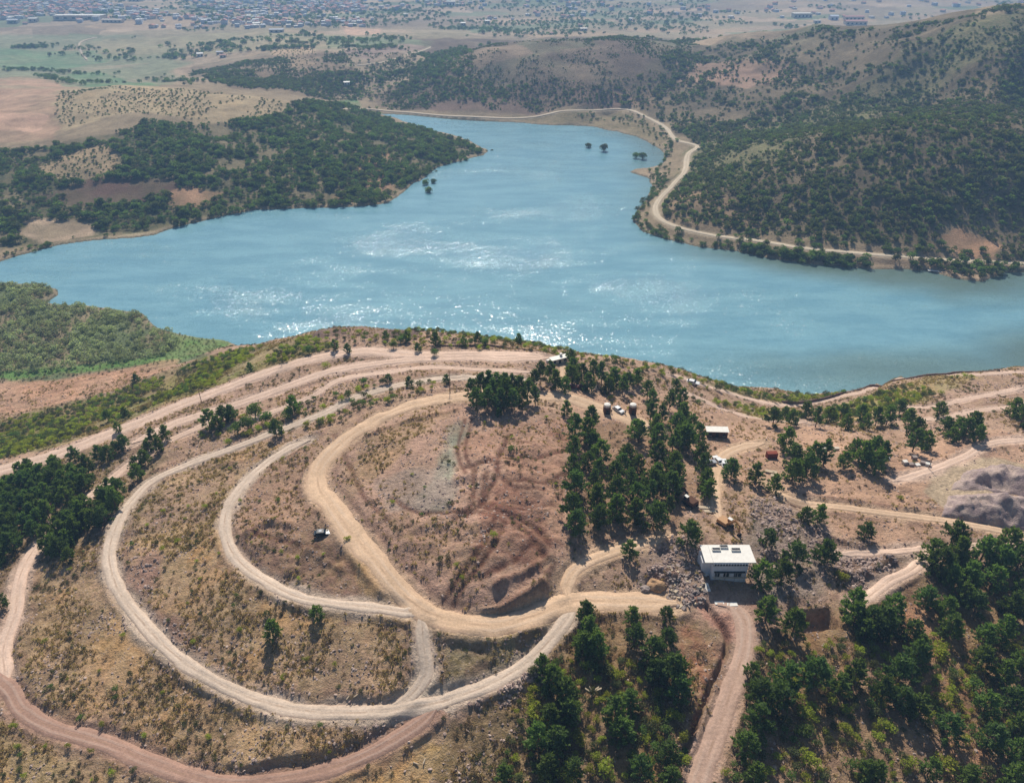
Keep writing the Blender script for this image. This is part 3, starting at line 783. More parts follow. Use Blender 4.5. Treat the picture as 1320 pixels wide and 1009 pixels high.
# lake: one sheet cut by the ground at the shore
def sheet(name, P, z, mat):
    me = bpy.data.meshes.new(name)
    me.from_pydata([(x, y, z) for x, y in P], [], [list(range(len(P)))]); me.materials.append(mat)
    o = bpy.data.objects.new(name, me); COL.objects.link(o); return o
LP = np.array(LAKE)
lx0, ly0 = LP.min(0) - 20; lx1, ly1 = LP.max(0) + 20
gx, gy = np.meshgrid(np.linspace(lx0, lx1, 260), np.linspace(ly0, ly1, 260))
shore_band = (1 - sstep(6, 46, -poly_sd(gx, gy, LAKE) + (fbm(gx, gy, 60, 3, 97) - .5) * 26)) * sstep(60, 180, gx) * sstep(250, 330, gy) * .8
water = grid_mesh('lake_water', gx, gy, np.zeros_like(gx), M_WATER, {'near_shore': shore_band})
water['kind'] = 'structure'; water['label'] = 'blue green reservoir lake with sun glitter'

def ribbon(rd):
    x, y = rd['x'], rd['y']; n = len(x)
    tx, ty = np.gradient(x), np.gradient(y); L = np.hypot(tx, ty) + 1e-9; nx, ny = -ty / L, tx / L
    k = 9; a = np.linspace(-1, 1, k)
    s = np.arange(n)
    hwL = rd['w'] / 2 * (1 + .34 * (fbm(s * 1.0, s * 0.0, 7, 4, 200, .65) - .5) * 2)
    hwR = rd['w'] / 2 * (1 + .34 * (fbm(s * 1.0, s * 0.0, 7, 4, 300, .65) - .5) * 2)
    e_ = np.minimum(s, n - 1 - s) * (1.0 if rd['y'].mean() < 400 else 4.0)
    tp = .25 + .75 * sstep(0, 6, e_.astype(float)); hwL = hwL * tp; hwR = hwR * tp
    hw = np.where(a[None] < 0, hwL[:, None], hwR[:, None])
    X = x[:, None] + nx[:, None] * a[None] * hw; Y = y[:, None] + ny[:, None] * a[None] * hw
    lift = .07 + np.maximum(0, Y - 300) * .0008
    if rd['y'].mean() > 400: lift = lift + .25
    Zr = Sz(X, Y) + lift
    # press the edges down into the ground
    Zr = Zr - (np.abs(a)[None] > .97) * (.3 + .3 * (Y > 400))
    dust = fbm(X, Y, 14, 3, 77)[..., None]
    c = np.array(RC[rd['ck']])[None, None] * (.9 + .2 * dust)
    nm = 'dirt_road' if rd['w'] >= 4.5 else 'dirt_track'
    o = grid_mesh(nm, X, Y, Zr, M_ROAD, {'col': c, 'across': np.repeat(a[None], n, 0)})
    o['kind'] = 'structure'
    rd['hit'] = np.c_[x, y]
    return o
for i, rd in enumerate(roads):
    rd['lift'] = (len(roads) - i) * .01
    o = ribbon(rd); o.location.z = rd['lift'] - (.02 if i else 0)

# ---------------------------------------------------------------- haze: one box of even thin air
me = bpy.data.meshes.new('haze')
hx, hy0, hy1, hz0, hz1 = 16500, -600, 15800, -9, 260
hv = [(x, y, z) for z in (hz0, hz1) for y in (hy0, hy1) for x in (-hx, hx)]
me.from_pydata(hv, [], [(0, 2, 3, 1), (4, 5, 7, 6), (0, 1, 5, 4), (2, 6, 7, 3), (0, 4, 6, 2), (1, 3, 7, 5)])
hm, hn, ho = new_mat('thin_haze')
pv = hn.nodes.new('ShaderNodeVolumePrincipled')
pv.inputs['Color'].default_value = (.36, .62, 1.0, 1)
pv.inputs['Density'].default_value = HAZE
pv.inputs['Anisotropy'].default_value = .1
hn.links.new(pv.outputs[0], ho.inputs['Volume'])
me.materials.append(hm)
hz = bpy.data.objects.new('haze', me); COL.objects.link(hz); hz['kind'] = 'stuff'

# ---------------------------------------------------------------- plant models
def leaf_mat(name, c1, c2, trans=.35, var=.25):
    m, n, out = new_mat(name)
    oi = n.nodes.new('ShaderNodeObjectInfo'); tn = attr(n, 'tone').outputs['Fac']
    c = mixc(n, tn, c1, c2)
    c = mixc(n, 1.0, c, maprange(n, oi.outputs['Random'], 0, 1, 1 - var, 1 + var), 'MULTIPLY')
    hs = n.nodes.new('ShaderNodeHueSaturation'); n.links.new(c, hs.inputs['Color'])
    n.links.new(maprange(n, oi.outputs['Random'], 0, 1, .485, .515), hs.inputs['Hue'])
    d = n.nodes.new('ShaderNodeBsdfDiffuse'); t = n.nodes.new('ShaderNodeBsdfTranslucent'); mx = n.nodes.new('ShaderNodeMixShader')
    n.links.new(hs.outputs[0], d.inputs[0])
    tc = mixc(n, 1.0, hs.outputs[0], (1.25, 1.35, .55), 'MULTIPLY'); n.links.new(tc, t.inputs[0])
    mx.inputs[0].default_value = trans; n.links.new(d.outputs[0], mx.inputs[1]); n.links.new(t.outputs[0], mx.inputs[2])
    n.links.new(mx.outputs[0], out.inputs['Surface'])
    return m
M_PINE = leaf_mat('pine_needles', S(56, 76, 46), S(120, 140, 80), .42)
M_PINE2 = leaf_mat('dark_pine_needles', S(50, 70, 48), S(104, 124, 76), .42)
M_SHRUB = leaf_mat('yellow_green_leaves', S(100, 112, 50), S(172, 176, 84), .5)
M_OLIVE = leaf_mat('olive_leaves', S(72, 80, 54), S(114, 116, 82), .35)
M_BROAD = leaf_mat('broad_leaves', S(62, 84, 52), S(122, 140, 84), .42)
M_MARSH = leaf_mat('willow_leaves', S(98, 108, 90), S(182, 186, 160), .4, .3)
M_SCRUB = leaf_mat('hill_scrub_leaves', S(62, 76, 50), S(118, 124, 82), .35, .4)
M_STRAW = leaf_mat('dry_grass', S(146, 124, 94), S(204, 180, 142), .25, .25)
M_DRY = leaf_mat('dead_scrub', S(92, 78, 64), S(140, 120, 96), .2, .25)
def bark():
    m, n, out = new_mat('bark'); P = pos(n)
    c = mixc(n, noise(n, P, 4, 4), S(84, 64, 52), S(128, 104, 88)); principled(n, out, c, .95, .1); return m
M_BARK = bark()

def quads_mesh(name, C, U, V, tone, mat, extra=None):
    """C centre, U half length, V half width (n,3) -> quads"""
    n = len(C)
    co = np.stack([C - U * .9 - V * .55, C - U * .2 + V, C + U, C - U * .1 - V], 1).reshape(-1, 3)
    f = np.arange(n * 4).reshape(n, 4)
    verts, faces, tones = co, f, tone
    me = bpy.data.meshes.new(name)
    me.vertices.add(len(verts)); me.vertices.foreach_set('co', verts.astype(np.float32).ravel())
    me.loops.add(n * 4); me.loops.foreach_set('vertex_index', f.ravel().astype(np.int32))
    me.polygons.add(n); me.polygons.foreach_set('loop_start', np.arange(0, n * 4, 4, dtype=np.int32))
    me.update(calc_edges=True)
    at = me.attributes.new('tone', 'FLOAT', 'FACE'); at.data.foreach_set('value', np.clip(tones, 0, 1).astype(np.float32))
    me.materials.append(mat)
    return me
def unit(v): return v / (np.linalg.norm(v, axis=-1, keepdims=True) + 1e-9)
def tufts(base, dirv, L, Wd, rg):
    """quads pointing along dirv with random roll"""
    n = len(base); r = unit(rg.normal(size=(n, 3))); v = unit(np.cross(dirv, r))
    return base, dirv * L[:, None], v * Wd[:, None]
def pine_crown(seed, H, Wd, full=1.0, name='crown', mat=None, nb=64, nt_=18, lo=.1):
    rg = np.random.default_rng(seed)
    C, D, T = [], [], []
    lean = rg.normal(size=2) * .03
    for b in range(nb):
        t = lo + (1 - lo) * (b + rg.random()) / nb
        az = rg.random() * 6.283 + b * 2.4
        prof = np.clip((t - lo) / .12 + .6, 0, 1) * (1 - t) ** .55 + .07
        L = Wd * .5 * prof * rg.uniform(.72, 1.18) * full
        el = R(rg.uniform(5, 38) + 42 * max(0, t - .55))
        dv = np.array([math.cos(az) * math.cos(el), math.sin(az) * math.cos(el), math.sin(el)])
        p0 = np.array([lean[0] * t * H, lean[1] * t * H, t * H * .97])
        k = max(5, int(nt_ * (.35 + prof)))
        s = rg.uniform(.30, 1.0, k) ** .8
        q = p0 + dv * (s * L)[:, None] + rg.normal(size=(k, 3)) * .13 * Wd / 4
        dd = unit(dv[None] * .8 + rg.normal(size=(k, 3)) * .75 + np.array([0, 0, .35]))
        C.append(q); D.append(dd); T.append(.15 + .5 * s + .35 * t + rg.normal(size=k) * .15)  # tips and upper branches lighter: sunlit crown painted into the tone
        # a second needle fan at the tip
        k2 = 5
        q2 = p0 + dv * L + rg.normal(size=(k2, 3)) * .1
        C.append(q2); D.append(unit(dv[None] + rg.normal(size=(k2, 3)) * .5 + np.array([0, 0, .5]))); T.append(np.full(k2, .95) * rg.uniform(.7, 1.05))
    C = np.vstack(C); D = np.vstack(D); T = np.concatenate(T)
    n = len(C)
    c, u, v = tufts(C, D, rg.uniform(.26, .50, n), rg.uniform(.11, .21, n), rg)
    return quads_mesh(name, c, u, v, T, mat or M_PINE)
def tube(verts, faces, p0, p1, r0, r1, k=6):
    p0, p1 = np.array(p0, float), np.array(p1, float); d = unit(p1 - p0)
    a = unit(np.cross(d, [0.3, 1, .2])); b = np.cross(d, a); o = len(verts)
    for p, r in ((p0, r0), (p1, r1)):
        for i in range(k):
            th = i * 2 * math.pi / k; verts.append(tuple(p + (a * math.cos(th) + b * math.sin(th)) * r))
    for i in range(k): faces.append((o + i, o + (i + 1) % k, o + k + (i + 1) % k, o + k + i))
    faces.append(tuple(o + k + i for i in range(k)))
def trunk_mesh(seed, H, r, nlimb=7, lo=.2, name='trunk'):
    rg = np.random.default_rng(seed); v, f = [], []
    pts = [(0, 0, -.4)] + [(rg.normal() * .05, rg.normal() * .05, H * t) for t in (.3, .6, .92)]
    rr = [r * 1.15, r * .8, r * .5, r * .15]
    for i in range(3): tube(v, f, pts[i], pts[i + 1], rr[i], rr[i + 1])
    for i in range(nlimb):
        t = rg.uniform(lo, .8); az = rg.random() * 6.28; L = H * .28 * (1 - t * .6)
        tube(v, f, (0, 0, H * t), (math.cos(az) * L, math.sin(az) * L, H * t + L * .5), r * .3, r * .08, 4)
    me = bpy.data.meshes.new(name); me.from_pydata(v, [], f); me.materials.append(M_BARK); return me
def blob_crown(seed, rx, rz, zc, n, leaf, mat, clumps=9, name='crown'):
    """leaves on the surfaces of several overlapping clumps"""
    rg = np.random.default_rng(seed)
    cc = unit(rg.normal(size=(clumps, 3))) * rg.uniform(.25, .62, (clumps, 1)); cc[:, 2] = np.abs(cc[:, 2]) * .9 - .15
    cr = rg.uniform(.34, .58, clumps)
    k = rg.integers(0, clumps, n); d = unit(rg.normal(size=(n, 3))); d[:, 2] = np.where(rg.random(n) < .6, np.abs(d[:, 2]), d[:, 2])
    p = cc[k] + d * (cr[k] * rg.uniform(.75, 1.08, n))[:, None]
    tone = .25 + .45 * rg.random(n) + .3 * d[:, 2] + rg.normal(size=clumps)[k] * .12  # upward-facing leaves lighter, light from above put into the leaf colour
    C = p * np.array([rx, rx, rz]) + np.array([0, 0, zc])
    dd = unit(d * .4 + rg.normal(size=(n, 3)) * .8)
    c, u, v = tufts(C, dd, rg.uniform(.6, 1.2, n) * leaf, rg.uniform(.35, .7, n) * leaf, rg)
    return quads_mesh(name, c, u, v, tone, mat)

NOSCENE = []
def mk(name, me, parent=None, link=True):
    o = bpy.data.objects.new(name, me)
    if link: COL.objects.link(o)
    if parent is not None: o.parent = parent
    return o
# libraries of shared meshes: (crown, trunk)
PINES = [(pine_crown(10 + i, 7.0, w, mat=(M_PINE, M_PINE2)[i % 2], lo=lo), trunk_mesh(10 + i, 7.0, .17)) for i, (w, lo) in enumerate([(6.2, .03), (6.8, .05), (5.6, .03), (7.2, .06), (6.0, .03), (6.4, .08), (5.2, .04)])]
TALL = [(pine_crown(40 + i, 8.5, w, mat=M_PINE2, lo=.2, nb=50, full=1.0), trunk_mesh(40 + i, 8.5, .2, 6, .3)) for i, w in enumerate((5.4, 6.0, 6.4))]
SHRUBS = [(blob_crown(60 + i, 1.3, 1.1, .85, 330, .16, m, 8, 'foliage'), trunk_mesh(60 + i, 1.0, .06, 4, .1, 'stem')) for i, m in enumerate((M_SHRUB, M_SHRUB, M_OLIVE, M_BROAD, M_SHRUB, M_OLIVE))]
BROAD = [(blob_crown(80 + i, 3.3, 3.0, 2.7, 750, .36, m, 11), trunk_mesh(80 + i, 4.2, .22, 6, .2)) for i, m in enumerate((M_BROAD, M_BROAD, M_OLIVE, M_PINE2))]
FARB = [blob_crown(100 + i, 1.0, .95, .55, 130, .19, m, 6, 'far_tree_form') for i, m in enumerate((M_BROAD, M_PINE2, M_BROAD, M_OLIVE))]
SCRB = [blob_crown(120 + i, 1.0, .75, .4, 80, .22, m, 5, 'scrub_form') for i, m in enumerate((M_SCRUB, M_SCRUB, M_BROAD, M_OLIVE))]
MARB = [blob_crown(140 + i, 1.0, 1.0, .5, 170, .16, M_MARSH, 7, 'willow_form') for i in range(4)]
def grass_tuft(seed, mat, n=12, h=.5):
    rg = np.random.default_rng(seed)
    b = np.c_[rg.normal(size=(n, 2)) * .22, np.full(n, h * .4)]
    dd = unit(np.c_[rg.normal(size=(n, 2)) * .6, np.ones(n)])
    c, u, v = tufts(b, dd, rg.uniform(.5, 1, n) * h * .7, rg.uniform(.12, .25, n) * h, rg)
    return quads_mesh('tuft_form', c, u, v, rg.random(n), mat)
GRS = [grass_tuft(160 + i, M_STRAW) for i in range(4)]
DRYS = [blob_crown(170 + i, 1.0, .7, .35, 90, .17, M_DRY, 5, 'dead_scrub_form') for i in range(2)] + [blob_crown(174, 1.0, .7, .35, 90, .17, M_OLIVE, 5, 'dead_scrub_form')]
def stone_mesh(seed):
    import bmesh
    bm = bmesh.new(); bmesh.ops.create_icosphere(bm, subdivisions=1, radius=1)
    rg = np.random.default_rng(seed); s = rg.uniform(.6, 1.2, 3) * np.array([1, 1, .6])
    for v in bm.verts:
        k = rg.uniform(.7, 1.15); v.co = Vector([v.co[i] * s[i] * k for i in range(3)])
    me = bpy.data.meshes.new('stone_form'); bm.to_mesh(me); bm.free(); me.materials.append(M_STONE); return me
def mat_stone():
    m, n, out = new_mat('stone'); oi = n.nodes.new('ShaderNodeObjectInfo'); P = pos(n)
    c = mixc(n, oi.outputs['Random'], S(130, 110, 102), S(192, 170, 156)); c = mixc(n, 1.0, c, maprange(n, noise(n, P, 3, 3), .3, .7, .8, 1.2), 'MULTIPLY')
    principled(n, out, c, .9, .15); return m
M_STONE = mat_stone()
STN_M = [stone_mesh(200 + i) for i in range(4)]

def scatter(name, pts, scl, meshes, label, lift=0.0, tilt=.12):
    """many alike plants nobody could count, as ONE object (instances on points)"""
    n = len(pts)
    me = bpy.data.meshes.new(name); me.vertices.add(n)
    me.vertices.foreach_set('co', (np.asarray(pts)[:, :3] + [0, 0, lift]).astype(np.float32).ravel())
    rg = np.random.default_rng(len(name) + n)
    sc = np.asarray(scl, float)
    if sc.ndim == 1: sc = np.stack([sc * rg.uniform(.85, 1.15, n), sc * rg.uniform(.85, 1.15, n), sc * rg.uniform(.85, 1.2, n)], -1)
    at = me.attributes.new('size', 'FLOAT_VECTOR', 'POINT'); at.data.foreach_set('vector', sc.astype(np.float32).ravel())
    rot = np.c_[rg.normal(size=(n, 2)) * tilt, rg.random(n) * 6.283]
    at = me.attributes.new('turn', 'FLOAT_VECTOR', 'POINT'); at.data.foreach_set('vector', rot.astype(np.float32).ravel())
    at = me.attributes.new('pick', 'INT', 'POINT'); at.data.foreach_set('value', rg.integers(0, len(meshes), n).astype(np.int32))
    o = bpy.data.objects.new(name, me); COL.objects.link(o)
    c = bpy.data.collections.new('forms_' + name)
    for m in meshes: c.objects.link(bpy.data.objects.new(m.name, m))
    ng = bpy.data.node_groups.new('scatter_' + name, 'GeometryNodeTree')
    ng.interface.new_socket('Geometry', in_out='INPUT', socket_type='NodeSocketGeometry')
    ng.interface.new_socket('Geometry', in_out='OUTPUT', socket_type='NodeSocketGeometry')
    gi = ng.nodes.new('NodeGroupInput'); go = ng.nodes.new('NodeGroupOutput')
    ci = ng.nodes.new('GeometryNodeCollectionInfo'); ci.inputs['Collection'].default_value = c
    ci.inputs['Separate Children'].default_value = True; ci.inputs['Reset Children'].default_value = True
    ip = ng.nodes.new('GeometryNodeInstanceOnPoints'); ip.inputs['Pick Instance'].default_value = True
    def na(nm, ty):
        a = ng.nodes.new('GeometryNodeInputNamedAttribute'); a.data_type = ty; a.inputs['Name'].default_value = nm; return a.outputs[0]
    ng.links.new(gi.outputs[0], ip.inputs['Points']); ng.links.new(ci.outputs[0], ip.inputs['Instance'])
    ng.links.new(na('pick', 'INT'), ip.inputs['Instance Index'])
    e = ng.nodes.new('FunctionNodeEulerToRotation'); ng.links.new(na('turn', 'FLOAT_VECTOR'), e.inputs[0]); ng.links.new(e.outputs[0], ip.inputs['Rotation'])
    ng.links.new(na('size', 'FLOAT_VECTOR'), ip.inputs['Scale'])
    ng.links.new(ip.outputs[0], go.inputs[0])
    md = o.modifiers.new('scatter', 'NODES'); md.node_group = ng
    o['kind'] = 'stuff'; o['label'] = label
    return o

# ---------------------------------------------------------------- placing things
def place_px(px, py, jitter=0):
    x, y = march(px, py, Sz)
    return x, y, Sz(x, y)
def road_gap(x, y):
    """metres from the nearest road edge (grid lookup)"""
    r = np.clip(np.interp(y, ys, lin_rows).round().astype(int), 0, len(ys) - 1)
    j = np.clip(((x / halfw(y) + 1) / 2 * (NU - 1)).round().astype(int), 0, NU - 1)
    return ROADD[r, j]
def lookup(A_, x, y):
    r = np.clip(np.interp(y, ys, lin_rows).round().astype(int), 0, len(ys) - 1)
    j = np.clip(((x / halfw(y) + 1) / 2 * (NU - 1)).round().astype(int), 0, NU - 1)
    return A_[r, j]
def poisson(P, r, n_try=None, rg=rng, dens=None):
    """random points in world polygon P, at least r apart"""
    P = np.asarray(P); x0, y0 = P.min(0); x1, y1 = P.max(0)
    n_try = n_try or int((x1 - x0) * (y1 - y0) / r ** 2 * 5)
    X = rg.uniform(x0, x1, n_try); Y = rg.uniform(y0, y1, n_try)
    ok = poly_sd(X, Y, P) < 0
    X, Y = X[ok], Y[ok]
    grid = {}; out = []
    for i in range(len(X)):
        gx_, gy_ = int(X[i] // r), int(Y[i] // r)
        if any((X[i] - q[0]) ** 2 + (Y[i] - q[1]) ** 2 < r * r for a in (-1, 0, 1) for b in (-1, 0, 1) for q in grid.get((gx_ + a, gy_ + b), ())): continue
        grid.setdefault((gx_, gy_), []).append((X[i], Y[i])); out.append((X[i], Y[i]))
    return np.array(out).reshape(-1, 2)

registry = {}      # stand -> list of (object, px, py, size) for labelling
def plant_thing(kind, cat, lib, x, y, z, scale, rz, stand, group, part=('crown', 'trunk'), sz=1.0):
    e = bpy.data.objects.new(kind, None); COL.objects.link(e)
    e.empty_display_size = .5
    e.location = (x, y, z - .05); e.rotation_euler = (0, 0, rz); e.scale = (scale, scale, scale * sz)
    c = mk(part[0], lib[0], e); t = mk(part[1], lib[1], e)
    e['category'] = cat; e['group'] = group
    px, py, zc = project(x, y, z)
    registry.setdefault(stand, []).append([e, float(px), float(py), scale, kind])
    return e
# pines: crown centres in the photo, with height in metres
P_SOUTH = [(979,741,7),(1006,737,6.5),(1025,716,7),(1062,714,7),(986,786,7),(1021,805,6.6),(1097,778,6.5),(1100,792,6.5),(1117,798,7),(1221,695,7.5),(1208,726,7.5),(1221,742,7),(1246,742,7),
 (1263,710,7.5),(1295,704,8),(1282,727,7.5),(1306,729,7),(1316,762,7),(1238,764,6.5),(1214,785,6),(1221,810,6),(1147,785,6.5),(1137,802,7),(1169,815,5.5),(1127,815,6),(1182,834,6),(1268,818,6),(1290,812,6.5),
 (967,863,4),(977,896,7),(1011,873,6.5),(1048,869,7),(1099,869,6),(959,960,6),(970,999,5.5),(1114,994,5),(1175,849,7),(1157,869,6.5),(1135,893,5.5),(1179,915,6),(1263,849,6.5),(1289,869,6.5),(1267,906,6),
 (1302,901,6.5),(1219,940,6.5),(1272,949,6),(1307,967,6),(1125,996,5),(1308,933,6),(1312,850,6),(1190,770,6),(1255,780,6),(1300,785,6.5),(1080,885,5),(1245,1003,6),(1300,1003,6),(1195,990,4.5),(975,930,6),(1005,898,6.5),(1160,900,6),(1112,812,6.5),(1196,712,6.5),(1230,716,7),(1275,745,7)]
P_CENTRE = [(756,789,5),(758,812,6),(751,829,6),(768,834,6),(813,794,4.5),(818,820,5),(858,794,3.6),(858,822,4.5),(699,858,5),(711,877,6),(728,893,6.5),(735,914,6),(841,843,6.5),(867,872,7),(848,867,6),
 (792,917,7),(811,903,5.5),(709,922,5),(694,950,6),(716,957,6),(858,971,5.5),(825,993,5.5),(650,997,4.5),(706,990,5.5),(863,1002,5),(800,940,6),(874,890,6),(740,990,4.5)]
P_NORTH = [(996,540,7),(1010,534,6),(1019,541,6),(1038,530,7.5),(1051,542,6.5),(1067,537,7.5),(1083,530,7),(1089,546,6),(1107,534,7),(1115,546,6),(1128,540,7),(1142,538,7.5),(1158,528,7),(1170,538,7),(1178,557,8),(1192,569,7),(1176,571,7.5),
 (1011,569,7.5),(1019,587,8),(1021,607,8),(1039,603,7.5),(1047,585,7),(1061,587,8),(1087,593,6),(1099,579,7),(1110,589,8),(1124,579,8),(1126,597,7.5),(1134,587,7),(1209,528,6.5),(1215,549,6.5),(1233,551,7),(1253,546,7.5),(1224,560,6),(1242,557,7),(1304,526,7.5),(1315,539,7.5),(1258,560,6)]
P_RIDGE = [(735,462,5.5),(696,486,7),(708,480,7),(716,490,7),(739,472,7),(737,486,7),(749,484,7),(765,480,7),(775,486,7.5),(791,488,7),(809,490,7),(819,486,6.5),(834,505,7),(840,519,7),(838,533,6.5),(844,547,7),(846,562,7),(817,553,6.5),(823,561,6),
 (870,507,6.5),(878,519,6.5),(880,533,7),(870,551,8),(878,565,8),(886,568,8),(900,563,7.5),(904,604,7),(908,620,7),(902,588,7),(910,632,6),(862,520,6),(853,535,6),(802,500,6),(784,498,6.5),(757,494,6.5),(727,496,6),(688,492,6),(890,548,6.5),(866,572,7)]
P_GROVE = [(610,508,7.5),(620,500,7.5),(632,497,8.5),(641,500,8),(651,505,7.5),(659,500,7.5),(669,505,7),(680,508,7),(690,512,6),(615,519,7),(629,517,7.5),(645,519,7.5),(660,519,7),(673,517,7),(637,508,8),(653,512,7.5)]
P_SOLO = [(91,716,4.5,'round dark pine standing alone at the foot of the left wood'),(353,812,5.5,'tall dark bushy pine alone on the dry slope inside the outer loop road'),(409,789,4.6,'smaller dark pine just below the inner loop road'),
 (811,708,5.5,'lone young pine beside the curved branch track'),(885,690,7,'pale olive pine just left of the white roofed building'),(942,606,7,'pine between the yard and the sandy yard road'),(972,613,6.5,'thin sparse pine with bare trunk right of the yard road'),
 (996,626,6,'short pine at the start of the east dirt road'),(1036,664,5.5,'left one of two thin pines on bare ground below the east road'),(1053,664,5.5,'right one of two thin pines on bare ground below the east road'),(1114,684,5.5,'single thin pine on bare ground right of the pair'),
 (987,694,5,'small olive pine at the back right corner of the white roofed building'),(644,532,3,'tiny dark pine in front of the round grove'),(730,527,5,'slim dark pine beside the curving tan road'),(562,437,6,'tall narrow dark tree on the ridge edge against the lake'),
 (669,438,5,'small upright tree alone on the ridge edge against the water'),(575,489,3.6,'small dark tree beside the wooden pole'),(528,492,3.6,'small round dark tree on the terraces left of the pole'),(500,488,3.8,'small dark tree at the left end of the terraces'),(2,776,5,'dark pine cut by the left edge of the picture'),
 (323,474,4,'dark round tree on the verge of the upper wide road'),(140,537,5,'left of two dark trees beside the upper wide road'),(163,533,5,'right of two dark trees beside the upper wide road'),(153,551,4,'small tree below the pair beside the upper wide road')]
P_LEFT = [(97,586,5.5),(139,586,5.5),(162,570,5.5),(198,564,5.5),(214,558,5.5),(188,591,5.5),(178,609,5.5),(40,603,5),(71,597,5.5),(129,585,5),(206,574,5),(192,575,5),(67,712,3.4),(57,704,3.4),(150,578,4.5),(176,597,5)]
P_MID = [(270,539,7),(289,536,6.5),(320,543,6.5),(330,526,7),(380,523,6.5),(357,553,6),(307,550,6),(343,536,6),(281,545,6),(300,534,5.5),(372,532,5),(399,450,4.5),(432,445,4.5),(448,450,4),(507,443,4.5),(516,436,4.5),(525,434,4.5),(539,448,4),(560,453,3.8),(625,440,4.5),(598,440,4),(616,437,4.5),(607,439,4),(469,490,3.6),(498,432,4),(177,489,4.5)]
def crown_to_base(px, py, h):
    """photo point of the crown's middle -> photo point of the foot"""
    x, y = march(px, py, Sz); dist = np.sqrt(x ** 2 + y ** 2 + 125 ** 2)
    dep = np.arctan2(CAM_H - Sz(x, y), np.hypot(x, y))
    return py + h * .47 * np.cos(dep) * FPX / dist
def plant_list(lst, stand, group, lib, h0=7.0, rngw=(.92, 1.12)):
    a = np.array([l[:3] for l in lst], float)
    by = crown_to_base(a[:, 0], a[:, 1], a[:, 2])
    x, y, z = place_px(a[:, 0], by)
    out = []
    for i in range(len(a)):
        s = a[i, 2] / h0
        L = lib[(i * 5 + len(stand)) % len(lib)]
        out.append(plant_thing('pine_tree', 'pine tree', L, x[i], y[i], z[i], s * random.uniform(.95, 1.05), random.uniform(0, 6.28), stand, group, sz=random.uniform(*rngw)))
    return out
plant_list([(a, b, c * 1.12) for a, b, c in P_SOUTH], 'lower right pine wood', 'pines of the lower right wood', PINES)
plant_list([(a, b, c * 1.1) for a, b, c in P_CENTRE], 'pine wood below the road fork', 'pines of the bottom centre wood', PINES)
plant_list(P_NORTH, 'pine rows right of the yard', 'pines right of the yard', PINES[:5] + TALL[:1])
plant_list(P_RIDGE, 'ridge pines above the lake', 'pines along the ridge', TALL + PINES[:3])
plant_list(P_GROVE, 'round grove beside the hilltop road', 'pines of the round grove', TALL)
for o, l in zip(plant_list(P_SOLO, 'solo', 'single pines', PINES), P_SOLO): o['label'] = l[3]
registry.pop('solo')
plant_list(P_LEFT, 'dark wood at the left edge', 'pines of the left wood', PINES)
plant_list(P_MID, 'trees by the upper left tracks', 'trees along the upper left tracks', BROAD[:2] + PINES[:2], 7.0)
def fill_stand(px_poly, r, hmin, hmax, stand, group, lib, seed):
    rg = np.random.default_rng(seed)
    p = poisson(wpoly(px_poly, Sz), r, rg=rg)
    p = p[road_gap(p[:, 0], p[:, 1]) > .8]
    for q in p:
        h = rg.uniform(hmin, hmax)
        plant_thing('pine_tree', 'pine tree', lib[rg.integers(len(lib))], q[0], q[1], float(Sz(q[0], q[1])), h / 7, rg.random() * 6.28, stand, group, sz=rg.uniform(.9, 1.15))
fill_stand([(738,560),(762,548),(774,575),(778,606),(800,598),(850,592),(872,612),(874,655),(842,686),(806,672),(770,690),(738,694)], 4.6, 5.5, 8.5, 'dense stand left of the yard', 'pines of the dense stand', PINES + TALL, 5)
fill_stand([(-15,640),(25,618),(80,606),(118,612),(116,645),(102,664),(58,676),(50,700),(18,712),(-15,750)], 3.1, 5.2, 7, 'dark wood at the left edge', 'pines of the left wood', PINES, 6)
fill_stand([(66,706),(78,682),(118,655),(142,632),(165,636),(162,660),(148,680),(104,692),(92,716),(72,722)], 3.0, 5.2, 6.8, 'dark wood at the left edge', 'pines of the left wood', PINES, 7)

# heavier rubble where the photo shows broken stone
def rubble_in(px_poly, n, seed):
    rg = np.random.default_rng(seed); P = wpoly(px_poly, Sz); x0, y0 = P.min(0); x1, y1 = P.max(0)
    X = rg.uniform(x0, x1, n); Y = rg.uniform(y0, y1, n); k = (poly_sd(X, Y, P) < 0) & (fbm(X, Y, 5, 3, seed) > .42) & (road_gap(X, Y) > .3); X, Y = X[k], Y[k]
    return np.c_[X, Y, Sz(X, Y)]
rb = np.vstack([rubble_in([(840,705),(898,690),(912,740),(915,786),(860,775),(815,765)], 1900, 31), rubble_in([(960,640),(1045,640),(1070,690),(1060,720),(985,725)], 1300, 32), rubble_in([(150,700),(200,700),(215,790),(300,870),(280,880),(190,800)], 1400, 33), rubble_in([(560,905),(640,890),(700,850),(705,880),(640,915)], 1600, 34), rubble_in([(1060,700),(1180,715),(1120,760),(1060,750)], 1500, 35)])
RBW = np.random.default_rng(36).uniform(.35, .9, len(rb)) ** 2.2 * .9
